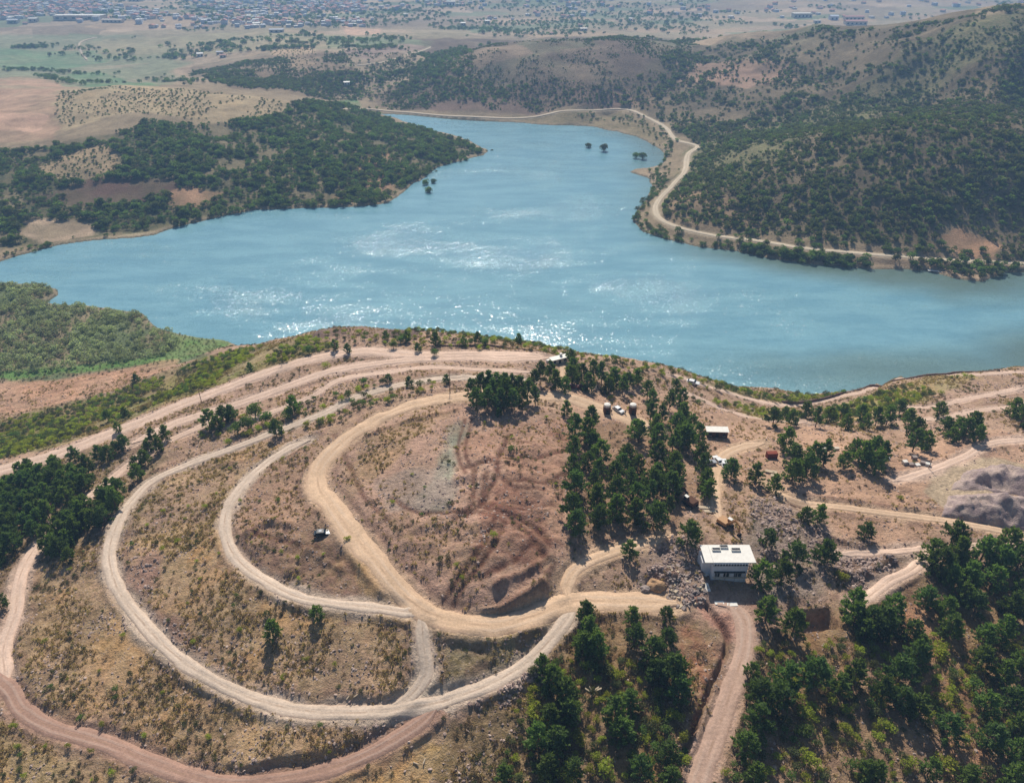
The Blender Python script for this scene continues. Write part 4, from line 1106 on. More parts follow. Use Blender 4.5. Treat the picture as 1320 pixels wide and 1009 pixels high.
# ---- shrubs: the bright ones seen singly
B_LIST = [(1084,742),(1211,832),(1008,932),(1038,947),(1089,940),(1021,967),(1041,979),(1089,913),(1062,996),(1095,984),(1035,920),(1130,920),(1142,937),(1208,842),(1225,868),(1253,883),(1214,903),(1233,901),(1169,984),
 (1216,987),(1272,996),(763,860),(792,870),(780,868),(687,917),(744,950),(844,936),(858,941),(780,990),(671,1004),(870,924),(732,997),(200,698),(305,765),(309,810),(305,842),(365,870),(230,695),(345,790),(65,882),(23,960),(25,990),
 (596,742),(588,725),(568,720),(660,578),(636,688),(395,590),(448,692),(1160,640),(880,470),(791,462),(828,474),(868,480),(905,490),(930,492),(945,500),(965,505),(1010,508),(450,508),(462,500),(440,512),(415,545),(478,520),(500,515),(540,505),(350,548),(420,470),(247,760),(150,885),(210,890)]
bl = np.array(B_LIST, float); bx, by_, bz_ = place_px(bl[:, 0], bl[:, 1] + 4)
for i in range(len(bl)):
    s = random.uniform(.85, 1.5) * (1.35 if bl[i, 1] > 820 and bl[i, 0] > 640 else 1.0 if bl[i, 1] > 600 else 1.2) * (.65 if bl[i, 0] < 660 and bl[i, 1] > 560 else 1)
    plant_thing('shrub', 'shrub', SHRUBS[i % len(SHRUBS)], bx[i], by_[i], bz_[i], s, random.uniform(0, 6.28),
                'undergrowth of the lower pines' if bl[i, 0] > 640 and bl[i, 1] > 700 else ('dry slope inside the loop roads' if bl[i, 1] > 560 else 'ridge and terrace shrubs'),
                'shrubs', ('foliage', 'stem'))
def shrub_field(px_poly, r, smin, smax, seed, thr=.0, sc=25):
    rg = np.random.default_rng(seed)
    p = poisson(wpoly(px_poly, Sz), r, rg=rg)
    k = (road_gap(p[:, 0], p[:, 1]) > .6) & (fbm(p[:, 0], p[:, 1], sc, 3, seed) > thr)
    p = p[k]
    return np.c_[p, Sz(p[:, 0], p[:, 1]), rg.uniform(smin, smax, len(p))]
cand = []
cand.append(shrub_field([(150,720),(240,610),(400,560),(520,790),(540,900),(400,912),(260,860)], 5.5, .3, .75, 311, .42))
cand.append(shrub_field([(10,760),(120,690),(150,760),(260,860),(400,925),(480,970),(380,998),(240,990),(40,915)], 5.0, .3, .8, 312, .42))
cand.append(shrub_field([(-20,920),(180,985),(260,1030),(-20,1030)], 3.6, .3, .8, 313, .4))
cand.append(shrub_field([(430,640),(600,540),(735,540),(735,690),(600,790),(540,760)], 7, .3, .7, 314, .5))
cand.append(shrub_field([(-60,560),(110,518),(225,480),(300,452),(400,436),(430,448),(380,464),(300,486),(180,532),(60,578),(-60,608)], 1.9, .75, 1.35, 301, .36))
cand.append(shrub_field([(1060,530),(1130,507),(1200,490),(1260,486),(1240,500),(1160,525),(1080,545)], 1.9, .8, 1.4, 302, .35))
cand.append(shrub_field([(880,480),(940,500),(1035,510),(1090,506),(1090,513),(1030,520),(960,512),(900,500)], 2.2, .8, 1.5, 303, .35))
cand.append(shrub_field([(950,520),(1030,530),(1030,545),(960,540),(900,520)], 2.4, .7, 1.2, 304, .4))
cand.append(shrub_field([(935,850),(1000,830),(1120,830),(1330,800),(1330,1020),(930,1020)], 1.9, .6, 1.25, 305, .40, 9))
cand.append(shrub_field([(690,850),(760,840),(880,880),(885,1015),(640,1015),(660,930)], 1.8, .6, 1.2, 306, .38, 9))
cand.append(shrub_field([(250,560),(300,540),(430,510),(560,485),(560,505),(430,545),(300,575)], 2.4, .6, 1.4, 307, .44, 10))
cand.append(shrub_field([(400,436),(470,428),(660,440),(760,462),(900,488),(890,498),(740,472),(600,450),(430,445)], 3.0, .6, 1.3, 308, .42))
cand.append(shrub_field([(780,480),(900,500),(930,560),(860,600),(780,540)], 4.0, .5, 1.1, 309, .4))
cand.append(shrub_field([(1150,560),(1320,500),(1330,560),(1200,590)], 3.6, .5, 1.1, 310, .5))
cand = np.vstack(cand)
pj = project(cand[:, 0], cand[:, 1], cand[:, 2])
vis = (pj[0] > 0) & (pj[0] < PW) & (pj[1] > 0) & (pj[1] < PH)
size = np.where(vis, cand[:, 3] / pj[2], 0)
top = np.argsort(-size)[:220]
rest = np.setdiff1d(np.arange(len(cand)), top)
for i in top:
    st = 'long green left slope' if pj[0][i] < 430 and pj[1][i] < 620 else ('dry slopes round the loop roads' if pj[1][i] > 560 and pj[0][i] < 640 else 'undergrowth of the lower pines' if pj[1][i] > 700 else 'slope right of the yard' if pj[0][i] > 930 else 'ridge and terrace shrubs')
    plant_thing('shrub', 'shrub', SHRUBS[i % len(SHRUBS)], *cand[i, :3], cand[i, 3], random.uniform(0, 6.28), st, 'shrubs', ('foliage', 'stem'))
scatter('shrubs', cand[rest, :3], cand[rest, 3], [s[0] for s in SHRUBS], 'countless small green shrubs on the near slopes')

# ---- ground cover near the camera
def weighted(n, W_, y0, y1, seed, mind=.6):
    rg = np.random.default_rng(seed); out = []
    Y = rg.uniform(y0, y1, n); X = (rg.random(n) * 2 - 1) * halfw(Y) * .95
    w = lookup(W_, X, Y) * (halfw(Y) / halfw(y1))
    k = (rg.random(n) < w) & (road_gap(X, Y) > mind) & (lookup(sdL, X, Y) > 2)
    X, Y = X[k], Y[k]
    return np.c_[X, Y, Sz(X, Y)]
clump = sstep(.42, .62, fbm(GX, GY, 9, 3, 400))
gp = weighted(260000, np.clip(G * clump * 1.0, 0, 1), 50, 300, 1, .2)
scatter('dry_grass', gp, np.random.default_rng(2).uniform(.55, 1.35, len(gp)), GRS, 'dry straw coloured grass on the slopes')
clump2 = sstep(.5, .68, fbm(GX, GY, 6, 3, 410))
sp = weighted(150000, np.clip(SCR * clump2, 0, 1), 50, 330, 3, .3)
scatter('low_scrub', sp, np.random.default_rng(4).uniform(.3, .85, len(sp)) , DRYS, 'low brown and olive scrub on the slopes')
clump3 = sstep(.5, .7, fbm(GX, GY, 7, 3, 420))
tp = weighted(260000, np.clip(STN * (.15 + clump3) * .8, 0, 1), 50, 300, 5, .1)
scatter('loose_stones', tp, np.random.default_rng(6).uniform(.3, .72, len(tp)) ** 2.2, STN_M, 'loose pale stones and rubble on the soil', tilt=.5)

scatter('rubble', rb, RBW, STN_M, 'grey purple broken stone left and right of the white roofed building', tilt=.6)

# ---------------------------------------------------------------- vegetation round the lake and beyond
def far_field(px_poly, r, smin, smax, seed, thr=0.0, sc=40, S_=None, soft=None):
    rg = np.random.default_rng(seed)
    p = poisson(wpoly(px_poly, Sz), r, rg=rg)
    k = (road_gap(p[:, 0], p[:, 1]) > 2.0) & (lookup(sdL, p[:, 0], p[:, 1]) > .8)
    f = fbm(p[:, 0], p[:, 1], sc, 4, seed)
    k &= (f > thr)
    p = p[k]
    return np.c_[p, Sz(p[:, 0], p[:, 1]), rg.uniform(smin, smax, len(p))]
def clumped(px_poly, n, smin, smax, seed, sc=45, thr=.42, pw=2.2, ymax=1e9):
    rg = np.random.default_rng(seed); P = wpoly(px_poly, Sz); x0, y0 = P.min(0); x1, y1 = P.max(0); y1 = min(y1, ymax)
    X = rg.uniform(x0, x1, n); Y = rg.uniform(y0, y1, n)
    d = poly_sd(X, Y, P) + (fbm(X, Y, 30, 3, seed + 3) - .5) * 22
    f = .6 * fbm(X, Y, sc, 4, seed) + .4 * ridged(X, Y * .7, sc * .6, 3, seed + 1)
    k = (d < 0) & (rg.random(n) < sstep(thr - .09, thr + .09, f)) & (road_gap(X, Y) > 2.2) & (lookup(sdL, X, Y) > 1)
    X, Y, f = X[k], Y[k], f[k]
    s_ = smin + (smax - smin) * rg.random(len(X)) ** pw * (.6 + .8 * sstep(thr, thr + .2, f))
    return np.c_[X, Y, Sz(X, Y), s_]
trees = []
# peninsula wood
pen = [(-60,205),(60,190),(130,178),(180,160),(260,162),(350,150),(380,135),(450,137),(500,152),(545,168),(600,186),(622,196),(570,212),(540,232),(505,250),(480,262),(400,266),(330,268),(260,280),(225,288),(150,300),(120,285),(-60,330)]
t = clumped(pen, 26000, .9, 3.5, 501, 24, .45, 1.5)
bare = [[(45,212),(130,188),(160,200),(158,216),(110,238),(60,228)], [(60,246),(150,232),(230,232),(232,244),(190,258),(110,264)], [(215,248),(240,242),(290,250),(262,266),(228,268)], [(40,282),(118,284),(126,304),(60,312),(20,300)]]
for b in bare: t = t[poly_sd(t[:, 0], t[:, 1], wpoly(b, Sz)) > 0]
trees.append(t)
trees.append(far_field([(120,268),(190,266),(195,296),(130,296)], 4.5, 2.5, 3.6, 502))
# shore fringe
def along(px_line, n, spread, smin, smax, seed):
    rg = np.random.default_rng(seed); q = catmull(wpoly(px_line, Sz), 2.0)
    i = rg.integers(0, len(q), n); p = q[i] + rg.normal(size=(n, 2)) * spread
    p = p[(lookup(sdL, p[:, 0], p[:, 1]) > -1) & (road_gap(p[:, 0], p[:, 1]) > .5)]
    return np.c_[p, np.maximum(Sz(p[:, 0], p[:, 1]), -.2), rg.uniform(smin, smax, len(p))]
trees.append(along([(215,296),(250,284),(330,268),(400,264),(480,262),(510,244),(545,226),(600,200),(625,195)], 150, 3, 1.8, 3.6, 503))
trees.append(along([(820,285),(850,302),(900,314),(950,321),(1000,330),(1100,342)], 110, 2.5, 1.5, 2.8, 504))
trees.append(along([(955,318),(1000,326),(1060,336),(1110,343)], 90, 2.5, 2.4, 3.8, 505))
trees.append(along([(1150,338),(1230,345),(1280,352),(1320,345)], 80, 6, 2.2, 3.8, 506))
trees.append(along([(865,185),(850,215),(830,265),(822,285)], 90, 4, 1.5, 3.0, 507))
trees.append(along([(0,330),(60,318),(140,306)], 30, 4, 1.2, 2.2, 508))
trees.append(along([(880,290),(980,308),(1100,322),(1200,330),(1310,335)], 120, 7, 1.6, 3.2, 518))
trees.append(along([(740,152),(800,152),(835,166),(862,190)], 110, 7, 1.0, 2.4, 519))
trees.append(along([(845,225),(855,240),(838,262)], 50, 5, 1.4, 2.8, 517))
# tree lines and clumps in the middle distance
for i, ln in enumerate([[(200,100),(280,108),(400,122)],[(0,90),(60,92),(130,98)],[(60,100),(100,108),(150,108)],[(420,110),(480,104),(560,112)],[(430,70),(520,64),(560,76)],[(540,80),(580,96),(600,82)],[(170,78),(260,66),(300,60)],
                      [(480,140),(560,126),(640,132)],[(590,36),(700,40),(760,40)],[(260,60),(330,50),(430,50)],[(500,14),(560,16)],[(20,62),(60,60)],[(440,100),(520,92),(560,100)],[(330,64),(400,62)],[(440,62),(500,60)],[(560,32),(640,24),(740,18)]]):
    trees.append(along(ln, 70, 9, 2.2, 4.4, 520 + i))
trees.append(far_field([(560,110),(690,110),(660,128),(570,138)], 5.5, 2.0, 3.2, 540, .42))
trees.append(far_field([(545,70),(600,60),(610,90),(560,104)], 6, 2.5, 4, 541, .3))
trees.append(far_field([(420,85),(540,75),(560,110),(480,130),(420,120)], 7.5, 2.0, 3.6, 542, .48))
#trees.append(far_field([(210,92),(400,78),(420,120),(300,110)], 9, 1.6, 3.0, 543, .48))
trees.append(far_field([(580,30),(780,20),(780,46),(600,48)], 13, 3, 5, 544, .42, 90))
T = np.vstack(trees)
# the individual trees standing in the lake and the largest of the others are things
def lake_tree(px, py, w, h, label):
    x, y = at_z(px, py, 0); x, y = float(x), float(y)
    e = plant_thing('broadleaf_tree', 'tree', BROAD[int(px) % 4], x, y, -.4, h / 6.3, px % 6, 'tmp', 'trees standing in the lake')
    e.scale = (w / 4.9, w / 4.9, h / 5.4); e.location.z = -1.6; e['label'] = label
lake_tree(758, 190, 7, 6.5, 'left of the pair of dark round trees standing in the far lake')
lake_tree(778, 195, 8, 9.5, 'right and taller of the pair of trees standing in the far lake')
lake_tree(820, 204, 6.5, 7.5, 'left half of the dark double tree standing in the lake near the right shore')
lake_tree(828, 205, 7, 8.5, 'right half of the dark double tree standing in the lake near the right shore')
lake_tree(553, 248, 6.5, 6.5, 'nearest dark tree standing in the water off the peninsula')
lake_tree(549, 238, 6, 6.5, 'left tree behind the nearest one in the water off the peninsula')
lake_tree(559, 236, 5, 5.5, 'right tree behind the nearest one in the water off the peninsula')
lake_tree(601, 207, 4.5, 5, 'small tree in the water just below the peninsula tip')
lake_tree(627, 195, 3.2, 3, 'inner of two tiny bushes in the water off the peninsula tip')
lake_tree(634, 194, 3.0, 2.8, 'outer of two tiny bushes in the water off the peninsula tip')
lake_tree(562, 221, 2.8, 2.6, 'tiny bush in the water close to the peninsula shore')
registry.pop('tmp')
pj = project(T[:, 0], T[:, 1], T[:, 2])
vis = (pj[0] > 5) & (pj[0] < PW - 5) & (pj[1] > 5) & (pj[1] < PH)
size = np.where(vis, T[:, 3] / pj[2], 0)
top = np.argsort(-size)[:280]; rest = np.setdiff1d(np.arange(len(T)), top)
FART = [(blob_crown(180 + i, 3.3, 2.9, 2.2, 230, .6, m, 8), trunk_mesh(180 + i, 3.6, .2, 3, .2)) for i, m in enumerate((M_BROAD, M_PINE2, M_BROAD, M_OLIVE))]
for i in top:
    s = T[i, 3] / 3.2
    st = 'peninsula shore wood' if pj[0][i] < 640 else 'right lake shore'
    plant_thing('broadleaf_tree', 'tree', FART[i % 4], *T[i, :3], s, random.uniform(0, 6.28), st, st, sz=random.uniform(.85, 1.15))
scatter('distant_trees', T[rest, :3], T[rest, 3] * 1.0, FARB, 'far woods and hedges round the lake and in the valley')
# marsh thicket
mp = far_field([(-80,372),(55,370),(70,378),(30,388),(110,398),(185,408),(222,432),(232,440),(215,458),(150,468),(60,480),(-80,488)], 3.0, 1.3, 3.4, 560, .36, 14)
scatter('marsh_thicket', mp, mp[:, 3], MARB, 'dense grey green willow thicket on the marsh')
rp = far_field([(-80,366),(60,366),(76,376),(60,386),(110,392),(190,402),(228,430),(285,438),(272,455),(225,466),(60,488),(-80,498)], 2.4, .5, 1.0, 561, .2, 18)
scatter('reeds', rp, rp[:, 3], [MARB[0], MARB[1]], 'low green reeds round the thicket')
# young plantation dots
pl1 = far_field([(78,118),(150,112),(300,122),(375,135),(345,150),(250,156),(160,147),(85,165),(72,150)], 5.0, .9, 1.6, 562, .3, 30)
pl2 = far_field([(45,212),(130,188),(160,200),(158,216),(110,238),(60,228)], 4.5, .8, 1.4, 563, .3, 30)
pl3 = far_field([(345,66),(400,58),(412,80),(395,98),(360,82)], 7, 1.2, 1.8, 564)
def rows(px_poly, dr_, dc_, ang, seed):
    P = wpoly(px_poly, Sz); c0 = P.mean(0); L = np.abs(P - c0).max() * 1.5; rg = np.random.default_rng(seed)
    u, v = np.meshgrid(np.arange(-L, L, dr_), np.arange(-L, L, dc_)); u = u.ravel(); v = v.ravel()
    u = u + 3 * np.sin(v * .04) + rg.normal(size=u.size) * 1.7; v = v + rg.normal(size=u.size) * 2.0
    X = c0[0] + u * math.cos(ang) - v * math.sin(ang); Y = c0[1] + u * math.sin(ang) + v * math.cos(ang)
    k = (poly_sd(X, Y, P) < 0) & (fbm(X, Y, 40, 3, seed) > .30) & (rg.random(X.size) < .85)
    X, Y = X[k], Y[k]; return np.c_[X, Y, Sz(X, Y), rg.uniform(.6, 1.9, len(X))]
pl1 = rows([(78,118),(150,112),(300,122),(375,135),(345,150),(250,156),(160,147),(85,165),(72,150)], 6.5, 3.6, .25, 562)
pl2 = rows([(45,212),(130,188),(160,200),(158,216),(110,238),(60,228)], 5.5, 3.2, .2, 563)
pp = np.vstack([pl1, pl2, pl3])
scatter('young_plantation', pp, pp[:, 3], SCRB, 'rows of young dark trees on the pale crest')
# scrub on the right hills
hs = []
rh = [(860,290),(850,262),(880,235),(905,195),(870,165),(835,142),(800,138),(790,118),(830,90),(880,66),(960,50),(1060,36),(1160,34),(1250,22),(1330,8),(1500,0),(1500,330),(1320,334),(1180,326),(1000,306)]
h1 = clumped(rh, 90000, .6, 2.5, 570, 38, .43, 1.8, 800)
h2 = clumped(rh, 60000, 1.3, 4.0, 571, 34, .48, 1.7, 1300)
orange = wpoly([(1212,298),(1252,294),(1292,318),(1284,332),(1224,332)], Sz)
hs = np.vstack([h1, h2, clumped([(540,60),(700,54),(890,52),(900,100),(800,135),(700,146),(500,142),(480,120)], 40000, .8, 2.6, 572, 70, .56, 1.8), clumped([(230,92),(400,75),(520,70),(560,110),(480,132),(300,112)], 14000, 1.0, 3.0, 573, 60, .56, 1.6)])
hs = hs[poly_sd(hs[:, 0], hs[:, 1], orange) > 0]
scatter('hill_scrub', hs, hs[:, 3], SCRB, 'dark oak scrub covering the right hills')
# plain: scattered trees and orchards
rg = np.random.default_rng(580); n = 16000
Y = rg.uniform(1250, 3300, n); X = rg.uniform(-1, 1, n) * halfw(Y)
f = fbm(X, Y, 120, 4, 581); tw = sstep(1500, 1700, Y) * (X < 400)
k = (f > .60 - .13 * tw); X, Y = X[k], Y[k]
pt = np.c_[X, Y, Sz(X, Y)]
scatter('plain_trees', pt, rg.uniform(2.4, 6.0, len(pt)), FARB, 'tree belts and orchards on the hazy plain')

# ---------------------------------------------------------------- built things
def flat_mat(name, c, rough=.85, spec=.2, var=.12, sc=2.0, metal=0):
    m, n, out = new_mat(name); P = n.nodes.new('ShaderNodeTexCoord').outputs['Object']
    k = mixc(n, 1.0, (*c,), maprange(n, noise(n, P, sc, 5, .65), .3, .7, 1 - var, 1 + var), 'MULTIPLY')
    p = principled(n, out, k, rough, spec); p.inputs['Metallic'].default_value = metal
    return m
W_WHITE = flat_mat('white_roof_sheet', S(226, 222, 212), .6, .3, .08, .8)
W_WALL = flat_mat('raw_concrete_wall', S(214, 214, 216), .9, .1, .14, .7)
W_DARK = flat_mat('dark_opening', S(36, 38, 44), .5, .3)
W_GLASS = flat_mat('tinted_glass', S(28, 34, 42), .12, .6)
W_STEEL = flat_mat('galvanised_steel', S(150, 150, 150), .45, .5, .1, 3, .5)
W_WOOD = flat_mat('weathered_wood', S(120, 96, 76), .9, .1, .2, 4)
W_PLANK = flat_mat('pale_plank', S(196, 178, 152), .85, .1, .15, 3)
W_RUST = flat_mat('rusty_paint', S(132, 66, 48), .8, .2, .2, 3)
W_BROWN = flat_mat('brown_board', S(96, 70, 56), .9, .1, .2, 2)
W_YEL = flat_mat('machine_yellow', S(178, 134, 88), .5, .3, .12, 3)
W_RUB = flat_mat('track_rubber', S(44, 40, 38), .9, .1)
W_PAINTS = {'white': flat_mat('white_car_paint', S(228, 228, 226), .3, .5, .03), 'silver': flat_mat('silver_car_paint', S(150, 154, 160), .45, .5, .03), 'black': flat_mat('black_car_paint', S(30, 32, 38), .25, .5, .03), 'maroon': flat_mat('maroon_car_paint', S(112, 40, 44), .35, .5, .05)}
W_STONE = flat_mat('broken_concrete', S(156, 142, 134), .95, .1, .2, 2)
W_OCHRE = flat_mat('ochre_rock', S(176, 142, 108), .95, .1, .2, 1.2)
W_TILE = flat_mat('terracotta_roof', S(190, 138, 118), .85, .15, .15, .4)
W_TILE2 = flat_mat('faded_red_roof', S(196, 150, 138), .85, .15, .15, .4)
W_GREYR = flat_mat('grey_roof', S(206, 208, 212), .8, .2, .12, .3)
W_CREAM = flat_mat('cream_plaster', S(214, 202, 184), .9, .1, .1, .3)
W_BLUEW = flat_mat('pale_blue_plaster', S(208, 214, 224), .9, .1, .1, .3)
W_DSTONE = flat_mat('dark_dry_stone', S(110, 90, 80), .95, .1, .25, 2)
W_BLUE = flat_mat('blue_tarp', S(70, 96, 130), .7, .2, .1, 2)

class MB:
    def __init__(s): s.v = []; s.f = []; s.mi = []; s.mats = []
    def _m(s, mat):
        if mat not in s.mats: s.mats.append(mat)
        return s.mats.index(mat)
    def hexa(s, P, mat):
        o = len(s.v); s.v += [tuple(map(float, p)) for p in P]
        for q in ((0, 3, 2, 1), (4, 5, 6, 7), (0, 1, 5, 4), (1, 2, 6, 5), (2, 3, 7, 6), (3, 0, 4, 7)):
            s.f.append(tuple(o + i for i in q)); s.mi.append(s._m(mat))
    def box(s, c, d, mat, taper=1.0, rz=0, ty=None, shift=(0, 0)):
        ty = taper if ty is None else ty
        P = []
        for k, (tx_, ty_, sx, sy) in ((-1, (1, 1, 0, 0)), (1, (taper, ty, *shift))):
            for a, b in ((-1, -1), (1, -1), (1, 1), (-1, 1)):
                x, y = a * d[0] / 2 * tx_ + sx, b * d[1] / 2 * ty_ + sy
                P.append((c[0] + x * math.cos(rz) - y * math.sin(rz), c[1] + x * math.sin(rz) + y * math.cos(rz), c[2] + k * d[2] / 2))
        s.hexa(P, mat)
    def cyl(s, p0, p1, r, mat, k=10, r1=None):
        p0, p1 = np.array(p0, float), np.array(p1, float); r1 = r if r1 is None else r1
        d = unit(p1 - p0); a = unit(np.cross(d, [.31, 1, .17])); b = np.cross(d, a); o = len(s.v)
        for p, q in ((p0, r), (p1, r1)):
            for i in range(k):
                th = 2 * math.pi * i / k; s.v.append(tuple(p + (a * math.cos(th) + b * math.sin(th)) * q))
        i_ = s._m(mat)
        for i in range(k): s.f.append((o + i, o + (i + 1) % k, o + k + (i + 1) % k, o + k + i)); s.mi.append(i_)
        s.f.append(tuple(o + i for i in range(k))[::-1]); s.f.append(tuple(o + k + i for i in range(k))); s.mi += [i_, i_]
    def bar(s, p0, p1, w, h, mat):
        p0, p1 = np.array(p0, float), np.array(p1, float); d = unit(p1 - p0)
        up = np.array([0, 0, 1.]) if abs(d[2]) < .95 else np.array([0, 1., 0]); a = unit(np.cross(d, up)) * w / 2; b = unit(np.cross(a, d)) * h / 2
        s.hexa([p0 - a - b, p0 + a - b, p0 + a + b, p0 - a + b, p1 - a - b, p1 + a - b, p1 + a + b, p1 - a + b], mat)
    def prism(s, prof, y0, y1, mat):   # profile in x,z extruded along y
        o = len(s.v); n = len(prof); i_ = s._m(mat)
        for y in (y0, y1): s.v += [(x, y, z) for x, z in prof]
        for i in range(n): s.f.append((o + i, o + (i + 1) % n, o + n + (i + 1) % n, o + n + i)); s.mi.append(i_)
        s.f.append(tuple(o + i for i in range(n))[::-1]); s.f.append(tuple(o + n + i for i in range(n))); s.mi += [i_, i_]
    def build(s, name, parent=None, smooth=False):
        me = bpy.data.meshes.new(name); me.from_pydata(s.v, [], s.f)
        for m in s.mats: me.materials.append(m)
        me.polygons.foreach_set('material_index', s.mi)
        me.update()
        return mk(name, me, parent)
def B(name, parent, c, d, mat, **k):
    m = MB(); m.box(c, d, mat, **k); return m.build(name, parent)
def root(name, cat, label, px, py, rz=0, group=None, z=None, lift=0.0):
    x, y = (float(v[0]) for v in march(px, py, Sz)); zz = float(Sz(x, y)) if z is None else z
    e = bpy.data.objects.new(name, None); COL.objects.link(e); e.location = (x, y, zz + lift); e.rotation_euler = (0, 0, rz)
    e['label'] = label; e['category'] = cat
    if group: e['group'] = group
    return e
def dupt(r):
    c = r.copy(); COL.objects.link(c)
    for ch in list(r.children):
        d = ch.copy(); COL.objects.link(d); d.parent = c
        for g in list(ch.children):
            h = g.copy(); COL.objects.link(h); h.parent = d
    return c
def move(e, px, py, rz, label, lift=0.0, scale=1.0):
    x, y = (float(v[0]) for v in march(px, py, Sz)); e.location = (x, y, float(Sz(x, y)) + lift); e.rotation_euler = (0, 0, rz); e['label'] = label
    e.scale = (scale,) * 3
    return e

# --- the white roofed building under construction
bd = root('unfinished_building', 'building', 'pale concrete building with flat white roof and dark lower openings beside the rubble', 938, 748)
bz0 = -.6; Wb, Db, Hb_ = 9.4, 6.6, 6.0
wl = MB()
# front wall with three openings, built as piers and bands
opens = [(-3.1, 1.5), (-.7, 1.7), (2.4, 2.2)]
zb, zt = 1.0, 2.7
wl.box((0, Db / 2, (Hb_ + bz0) / 2), (Wb, Db - .5, Hb_ - bz0), W_WALL)
wl.box((0, .12, zb / 2 + bz0 / 2), (Wb, .24, zb - bz0), W_WALL)
wl.box((0, .12, (zt + Hb_) / 2), (Wb, .24, Hb_ - zt), W_WALL)
xs_ = [-Wb / 2] + [v for c_, w_ in opens for v in (c_ - w_ / 2, c_ + w_ / 2)] + [Wb / 2]
for i in range(0, len(xs_), 2):
    wl.box(((xs_[i] + xs_[i + 1]) / 2, .12, (zb + zt) / 2), (xs_[i + 1] - xs_[i], .24, zt - zb), W_WALL)
wl.build('wall', bd); bd.scale = (.88, .88, .9)
for c_, w_ in opens:
    g = B('window', bd, (c_, .20, (zb + zt) / 2), (w_ - .04, .06, zt - zb - .04), W_GLASS)
    fr = MB()
    for sx in (-1, 0, 1): fr.box((c_ + sx * (w_ / 2 - .05), .10, (zb + zt) / 2), (.08, .10, zt - zb - .1), W_WHITE)
    fr.box((c_, .10, zt - .06), (w_ - .1, .12, .08), W_WHITE); fr.build('frame', g)
    B('sill', g, (c_, -.08, zb - .05), (w_ + .2, .25, .08), W_WHITE)
m = MB(); m.box((0, -.30, 3.35), (Wb - 1.0, .62, .12), W_DARK); m.build('canopy', bd)
wg = MB(); wg.box((-Wb / 2 - 1.15, Db / 2 + .9, (4.6 + bz0) / 2), (2.28, Db - 2.0, 4.6 - bz0), W_WALL); wg.build('side_wing', bd)
m = MB(); m.box((1.1 - 1.2, Db / 2 + .35, Hb_ + .14), (13.6, Db + .1, .26), W_WHITE); m.box((-4.7, Db / 2 + .35, Hb_ + .29), (.12, Db - .2, .05), W_STEEL); m.build('roof', bd)
for i in range(13): B('parapet_post', bd, (-4.5 + i * .75, -.02, Hb_ - .35), (.14, .12, .66), W_WHITE)
B('parapet_beam', bd, (0, -.06, Hb_ - .74), (Wb + .1, .2, .12), W_WHITE)
m = MB(); m.box((0, .0 + .001, Hb_ - .35), (Wb - .1, .04, .6), W_DARK); m.build('parapet_painted_shade', bd)  # dark strip put in as shade between the parapet posts
for hx_, hy_, hw_ in ((-2.9, 5.0, 2.2), (-.6, 6.0, 2.2), (2.4, 4.9, 2.4)):
    h = MB()
    for sx in (-1, 1): h.box((hx_ + sx * hw_ / 2, hy_, Hb_ + .50), (.12, 1.0, .44), W_WHITE)
    for sy in (-1, 1): h.box((hx_, hy_ + sy * .5, Hb_ + .50), (hw_ - .12, .12, .44), W_WHITE)
    hh = h.build('roof_hatch', bd); B('hatch_opening', hh, (hx_, hy_, Hb_ + .42), (hw_ - .14, .86, .24), W_DARK)
for i in range(4): 
    m = MB(); m.cyl((-4.0 + i * 2.6, -1.3, -.5), (-4.0 + i * 2.6, -1.3, 4.2), .05, W_STEEL, 6); m.build('scaffold_pole', bd)
B('scaffold_board', bd, (0, -1.0, 2.05), (9.0, .6, .07), W_PLANK)
m = MB(); m.box((5.5, 2.6, 2.6), (1.4, .1, .1), W_WOOD); m.cyl((6.2, 2.6, -.6), (6.2, 2.6, Hb_), .09, W_WOOD, 6); m.cyl((6.2, 6.0, -.6), (6.2, 6.0, Hb_), .09, W_WOOD, 6); m.build('roof_prop', bd)
# pale slabs and boards in front and to the left
def slab_thing(nm, cat, px, py, dims, mat, label, rz, tilt=(0, 0), group=None, bev=.04):
    m = MB(); m.box((0, 0, dims[2] / 2), dims, mat, taper=.96)
    o = m.build(nm); x, y = (float(v[0]) for v in march(px, py, Sz)); o.location = (x, y, float(Sz(x, y)) - .03); o.rotation_euler = (tilt[0], tilt[1], rz)
    o['category'] = cat; o['label'] = label
    if group: o['group'] = group
    return o
for i, (px, py, d, rz, lb) in enumerate([(927, 777, (2.2, 1.0, .2), .1, 'leftmost white slab lying in front of the white roofed building'), (935, 778, (1.4, 1.0, .2), -.3, 'second white slab from the left in front of the building'), (945, 779, (2.0, 1.2, .25), .05, 'rightmost and widest white slab in front of the building'), (946, 784, (1.0, .7, .2), .5, 'small white slab just below the widest one in front of the building')]):
    slab_thing('concrete_slab', 'slab', px, py, d, W_WHITE, lb, rz, group='white slabs in front of the building')
for i, (px, py, d, rz, lb) in enumerate([(911, 757, (1.3, 2.2, .2), .15, 'white board leaning at the left foot of the building wall'), (909, 741, (1.8, .7, .15), .4, 'upper pale board beside the left wall of the building')]):
    slab_thing('white_board', 'board', px, py, d, W_WHITE, lb, rz, (.25, 0), 'pale boards left of the building')
rgd = np.random.default_rng(900)
